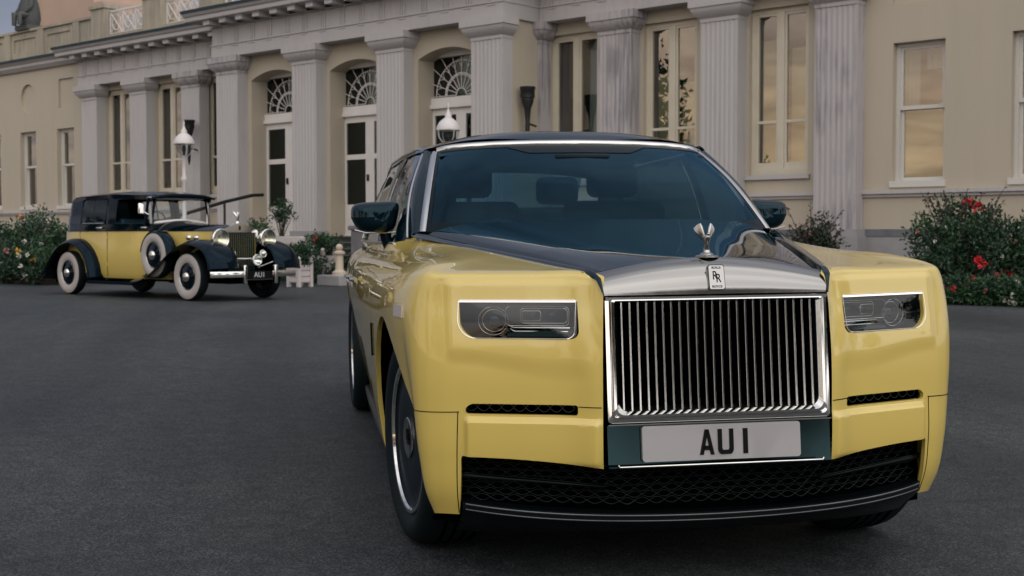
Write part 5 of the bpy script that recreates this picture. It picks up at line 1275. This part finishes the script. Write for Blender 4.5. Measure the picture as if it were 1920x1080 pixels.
def shrub(pos, rx, ry, h, nclump, leaves, L_, label, cat='bush', name='rose_bush', mats=(LEAFA, LEAFB), flowers=(), seed=1, base=.05, group=None, sprigs=0):
    r_ = random.Random(seed); o = empty(name, pos); tag(o, label, cat, group)
    tw = G(); gl = [G() for _ in mats]
    for k in range(nclump):
        v = rv(r_); rad = r_.random()**.45
        c = Vector((v.x*rx*rad, v.y*ry*rad, base+h*.5+v.z*h*.5*rad)); cr_ = r_.uniform(.10, .22)*max(.6, h*.7)
        if k % 3 == 0: tw.tube([(c.x*.15, c.y*.15, 0), (c.x*.55, c.y*.55, c.z*.55), tuple(c)], [.014, .010, .005], 4)
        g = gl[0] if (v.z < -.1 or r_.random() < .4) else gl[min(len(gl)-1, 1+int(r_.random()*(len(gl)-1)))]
        for q in range(leaves):
            w = rv(r_); p = c+w*cr_*r_.random()**.5; dd = (w+Vector((0,0,.25))+rv(r_)*.6); leaf_at(g, p, dd, rv(r_), L_*r_.uniform(.7, 1.3), L_*r_.uniform(.45, .65))
    for k in range(sprigs):
        a = r_.uniform(0, 6.28); p0 = Vector((math.cos(a)*rx*.5, math.sin(a)*ry*.5, h*.8)); p1 = p0+Vector((math.cos(a)*.25, math.sin(a)*.25, h*.2+r_.uniform(.08, .3)))
        tw.tube([tuple(p0), tuple(p0.lerp(p1, .6)+Vector((0,0,.05))), tuple(p1)], [.008, .006, .003], 4)
        for q in range(9): t_ = r_.uniform(.35, 1); leaf_at(gl[-1], p0.lerp(p1, t_), rv(r_)+Vector((0,0,.3)), rv(r_), L_*r_.uniform(.6, 1.1), L_*.5)
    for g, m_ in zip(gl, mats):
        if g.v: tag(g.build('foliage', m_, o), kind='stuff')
    if tw.v: tw.build('stems', WOOD, o, 60)
    for (col, cnt, sz) in flowers:
        for k in range(cnt):
            v = rv(r_); v.y = -abs(v.y) if r_.random() < .75 else v.y; c = Vector((v.x*rx*.98, v.y*ry*.98, base+h*.5+v.z*h*.48)); g = G()
            for q in range(12):
                w = rv(r_); leaf_at(g, c+w*sz*.15, w+Vector((0,0,.3)), rv(r_), sz*.6, sz*.55, .3)
            g.build('flower', PET[col], o)
    return o
# flower beds with kerbs
def bed(poly, label, name='flower_bed', hgt=.06):
    g = G(); n = len(poly); g.add([(x, y, gz(x, y)+hgt) for x, y in poly]+[(x, y, -.2) for x, y in poly], [tuple(range(n))]+[(i, i+n, (i+1)%n+n, (i+1)%n) for i in range(n)])
    o = g.build(name, SOIL); tag(o, kind='structure', label=label)
def kerb(pts, parent_name, label):
    k_ = empty('kerb', (pts[0][0], pts[0][1], 0)); tag(k_, label, kind='structure')
    dst = 0; ox, oy = pts[0]
    P2 = catmull(pts, 12); 
    seg = np.r_[0, np.cumsum(np.linalg.norm(np.diff(P2, axis=0), axis=1))]; n = int(seg[-1]/.9)
    for q in range(n):
        a, b_ = q*.9+.006, (q+1)*.9-.006; pa = np.array([np.interp(a, seg, P2[:,0]), np.interp(a, seg, P2[:,1])]); pb = np.array([np.interp(b_, seg, P2[:,0]), np.interp(b_, seg, P2[:,1])])
        t_ = (pb-pa)/np.linalg.norm(pb-pa); nn = np.array([-t_[1], t_[0]])*.075; z = gz(*pa); V_ = []
        for zz, s_ in ((z-.1, 1.0), (z+.08, 1.0), (z+.10, .82)):
            for p in (pa-nn*s_, pb-nn*s_, pb+nn*s_, pa+nn*s_): V_.append((p[0]-ox, p[1]-oy, zz))
        mk('kerb_stone', V_, [(0,1,5,4),(1,2,6,5),(2,3,7,6),(3,0,4,7),(4,5,9,8),(5,6,10,9),(6,7,11,10),(7,4,8,11),(8,9,10,11)], KERB, k_)
# right bed between drive and wing wall
pR = [place(u, v)[:2] for u, v in ((-9.0, 3.6), (-5.5, 3.9), (-2.5, 4.2), (.5, 4.4), (3.5, 4.2), (6.0, 3.4))]
kerb(pR, 'kerb', 'pale stone kerb edging the flower bed at right')
bed(pR + [place(u, .04)[:2] for u in (6.0, -9.0)], 'planted soil strip below the right wing')
pL = [place(u, v)[:2] for u, v in ((-44, 8.2), (-38, 8.4), (-33, 8.6), (-28, 8.2), (-23, 7.4), (-20.5, 6.6))]
kerb(pL, 'kerb', 'stone kerb edging the flower bed at left')
bed(pL + [place(u, .04)[:2] for u in (-20.5, -44)], 'planted soil strip below the left wing')
def spot(px, d): return gpt(px, d)
# right side: big rose bush and low flowers
def rp(u, v): p = place(u, v); return (p[0], p[1], gz(p[0], p[1])+.06)
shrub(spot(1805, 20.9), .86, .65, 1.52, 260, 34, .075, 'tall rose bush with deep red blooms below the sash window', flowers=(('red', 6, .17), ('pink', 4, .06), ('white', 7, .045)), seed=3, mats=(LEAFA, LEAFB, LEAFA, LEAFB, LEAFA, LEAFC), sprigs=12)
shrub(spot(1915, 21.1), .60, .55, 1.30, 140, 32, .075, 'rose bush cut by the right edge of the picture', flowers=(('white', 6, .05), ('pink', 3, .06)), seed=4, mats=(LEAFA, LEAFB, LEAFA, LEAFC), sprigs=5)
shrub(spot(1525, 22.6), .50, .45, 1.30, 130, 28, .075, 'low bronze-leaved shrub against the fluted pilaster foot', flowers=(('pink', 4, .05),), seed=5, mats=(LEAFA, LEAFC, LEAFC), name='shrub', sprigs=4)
for k, (px, d) in enumerate(((1775, 19.7), (1815, 19.6), (1855, 19.4), (1895, 19.2), (1930, 19.0))):
    shrub(spot(px, d), .42, .34, .36+.05*(k % 2), 60, 30, .06, ['low flowering plant by the kerb, nearest the yellow wing', 'low plant by the kerb with a scarlet bloom', 'low plant by the kerb below the tall rose bush', 'low leafy plant by the kerb near the picture edge', 'low plant by the kerb at the right edge'][k], cat='plant', name='bedding_plant', mats=(LEAFB, LEAFA), flowers=((['magenta', 'red', 'pink', 'white', 'white'][k], 3, .07), ('white', 3, .05)), seed=20+k, base=.0)
# left side: mixed roses
for k, (px, d, h) in enumerate(((8, 30.5, 1.25), (38, 29.8, 1.35), (68, 29.3, 1.55), (98, 28.8, 1.45), (128, 28.6, 1.2), (52, 28.0, .8), (88, 27.6, .7), (15, 28.2, .75))):
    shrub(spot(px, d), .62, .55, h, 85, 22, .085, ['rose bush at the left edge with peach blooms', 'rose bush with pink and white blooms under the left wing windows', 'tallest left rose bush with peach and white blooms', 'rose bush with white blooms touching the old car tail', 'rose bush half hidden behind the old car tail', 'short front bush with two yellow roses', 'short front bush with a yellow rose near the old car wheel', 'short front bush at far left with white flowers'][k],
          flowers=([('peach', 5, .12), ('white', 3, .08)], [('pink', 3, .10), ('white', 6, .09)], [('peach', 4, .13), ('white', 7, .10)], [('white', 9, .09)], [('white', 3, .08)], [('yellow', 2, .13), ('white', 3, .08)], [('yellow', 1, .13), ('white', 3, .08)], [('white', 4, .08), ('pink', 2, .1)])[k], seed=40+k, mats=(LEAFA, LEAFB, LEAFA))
# steps: planters, pots and shrubs
PLW = mat('white_planter_paint', (.58, .53, .51), .5, noise=(4, .3, (.48, .44, .43)))
def planter(pos, s_, label, seed, h=.55):
    o = empty('planter_box', pos, R(-50.8)); tag(o, label, 'planter', 'white planter boxes on the steps')
    for dx in (-1, 1):
        for dy in (-1, 1):
            g = G().box(dx*s_/2-.035, dx*s_/2+.035, dy*s_/2-.035, dy*s_/2+.035, 0, h+.03); g.build('corner_post', PLW, o); G().ball((dx*s_/2, dy*s_/2, h+.07), .045, 10).build('finial', PLW, o, 60)
    for a in range(4):
        for q in range(3):
            z0 = .10+q*(h-.14)/3; g = G().box(-s_/2+.03, s_/2-.03, -s_/2-.012, -s_/2+.012, z0, z0+(h-.14)/3-.02); b_ = g.build('slat', PLW, o); b_.rotation_euler = (0, 0, a*math.pi/2)
    G().box(-s_/2+.018, s_/2-.018, -s_/2+.018, s_/2-.018, .08, h-.06).build('liner', PLW, o)
    G().box(-s_/2+.03, s_/2-.03, -s_/2+.03, s_/2-.03, h-.059, h-.045).build('soil', SOIL, o)
    return o
def top_shrub(pos, rx, h, label, seed, **k): return shrub(pos, rx, rx, h, 40, 26, .07, label, cat='plant', name='potted_shrub', seed=seed, base=0, **k)
p1 = spot(562, 26.4); planter(p1, .31, 'slatted white planter box nearest the old car wheel', 1, .50); top_shrub((p1[0], p1[1], p1[2]+.44), .27, .46, 'small green plant in the white box nearest the old car', 61)
p2 = spot(607, 28.6); p2 = (p2[0], p2[1], p2[2]+.14); planter(p2, .33, 'slatted white planter box higher on the steps', 2, .52); top_shrub((p2[0], p2[1], p2[2]+.48), .40, .45, 'leafy green plant in the higher white planter box', 62, flowers=(('red', 2, .08),))
p3 = spot(483, 29.6); top_shrub((p3[0], p3[1], p3[2]+.65), .42, .75, 'dark rounded shrub behind the old car headlamp', 63)
p3b = empty('shrub_pot', (p3[0], p3[1], p3[2])); tag(p3b, 'dark pot under the rounded shrub behind the old car', 'pot'); G().lathe([(.2, 0), (.28, .5), (.31, .62), (.31, .68), (.26, .68), (.24, .6)], (0,0,0), 16).build('pot', STEP, p3b, 40); G().lathe([(.25, .62), (.001, .63)], (0,0,0), 16).build('soil', SOIL, p3b)
p4 = spot(552, 31.6); bx_ = G().box(-.5, .5, -.2, .2, 0, .32); b_o = bevel(bx_.build('trough', PLW), .02, 2); b_o.location = (p4[0], p4[1], p4[2]+.70); b_o.rotation_euler = (0, 0, R(-50.8)); tag(b_o, 'long white flower trough below the left door', 'planter')
p5 = spot(528, 32.4)
o5 = shrub((p5[0], p5[1], p5[2]+1.0), .30, .25, .62, 30, 26, .07, 'arched leafy plant standing before the left door', cat='plant', name='arched_plant', seed=64, base=.32)
hd_ = shrub((spot(590, 30.2)[0], spot(590, 30.2)[1], .45), .95, .35, .42, 60, 26, .07, 'low green hedge along the steps behind the planters', cat='hedge', name='hedge', seed=65)
for k, (px, d, rx) in enumerate(((575, 28.2, .8), (630, 29.4, .7))):
    shrub(spot(px, d), rx, .35, .62, 70, 28, .07, ['dark low hedge behind the white box nearest the old car', 'dark low hedge between the white boxes and the stone pier'][k], cat='hedge', name='hedge', seed=70+k, base=0, mats=(LEAFA, LEAFA))
# stone pier, cream finial post and kerb block near the saloon
sb = empty('stone_block', (*spot(632, 27.0)[:2], gz(*spot(632, 27.0)[:2])), R(-50.8)); tag(sb, 'low grey stone block beside the saloon rear', 'stone block'); bevel(G().box(-.35, .35, -.25, .25, 0, .22).build('block', PLSTONE, sb), .02, 2)
fp = empty('finial_post', (sb.location.x+.05, sb.location.y+.05, sb.location.z+.22), R(-50.8)); tag(fp, 'cream ball-topped post on the stone block', 'post')
G().lathe([(.15, 0), (.15, .06), (.10, .09), (.085, .12), (.08, .40), (.12, .44), (.12, .48), (.05, .51)], (0,0,0), 16).build('shaft', mat('cream_stone', (.50, .42, .33), .7), fp, 40); G().ball((0, 0, .57), .075, 14).build('ball', MAT['cream_stone'], fp, 60)
gp = spot(697, 27.6); pr_ = empty('stone_pier', gp, R(-50.8)); mat('pier_stone', (.20, .19, .195), .85, noise=(5, .3, (.11, .105, .115))); tag(pr_, 'weathered grey stone pier behind the saloon mirror', 'pier'); bevel(G().box(-.32, .32, -.3, .3, 0, 1.15).build('shaft', PLINTH if False else MAT['pier_stone'], pr_), .01, 2); bevel(G().box(-.37, .37, -.35, .35, 1.152, 1.25).build('cap', MAT['pier_stone'], pr_), .02, 2)
# trees round the forecourt behind the camera, seen in the reflections
BARK = mat('bark', (.045, .035, .028), .9, noise=(5, .3, (.025, .02, .016)))
def tree_mesh(seed, h, r_):
    q = random.Random(seed); tr = G(); lf = G()
    tr.tube([(0, 0, 0), (.1, 0, h*.2), (0, .1, h*.45), (.1, 0, h*.75)], [.35, .28, .2, .06], 8)
    for k in range(8):
        a = q.uniform(0, 6.28); z = h*q.uniform(.25, .6); e = (math.cos(a)*r_*.7, math.sin(a)*r_*.7, z+h*.22); tr.tube([(0, 0, z), (e[0]*.5, e[1]*.5, z+h*.14), e], [.12, .08, .03], 5)
    for k in range(150):
        v = rv(q); rad = q.random()**.4; c = Vector((v.x*r_*rad, v.y*r_*rad, h*.58+v.z*h*.42*rad))
        for j in range(22): w = rv(q); leaf_at(lf, c+w*q.uniform(.2, .9), w+rv(q)*.5, rv(q), q.uniform(.3, .55), q.uniform(.2, .35))
    return tr, lf
tprot = [tree_mesh(s_, h, r_) for s_, h, r_ in ((1, 10, 3.6), (2, 12, 4.2), (3, 8.5, 3.8))]
tme = []
for tr, lf in tprot:
    a = tr.build('trunk', BARK, None, 60); b_ = lf.build('crown', LEAFA); tme.append((a.data, b_.data)); bpy.data.objects.remove(a); bpy.data.objects.remove(b_)
TREES = [(-34, -14), (-30, -26), (-20, -33), (-9, -36), (2, -38), (12, -37), (21, -33), (29, -27), (36, -19), (-52, 30), (-46, 22), (-56, 12), (-60, 42), (41, -9), (-4, -44), (16, -44)]
for k, (x, y) in enumerate(TREES):
    T_ = empty('tree', (x, y, gz(x, y)), k*1.3); T_.scale = (1+.15*math.sin(k*2.1),)*3
    tag(T_, 'broadleaf tree beyond the drive behind the viewer, number %d along the row' % (k+1) if False else 'broadleaf tree standing beyond the drive, behind the viewer', 'tree', 'trees round the forecourt')
    for nm, me in zip(('trunk', 'crown'), tme[k % 3]):
        o = bpy.data.objects.new(nm, me); COL.objects.link(o); o.parent = T_
        if nm == 'crown': o['kind'] = 'stuff'
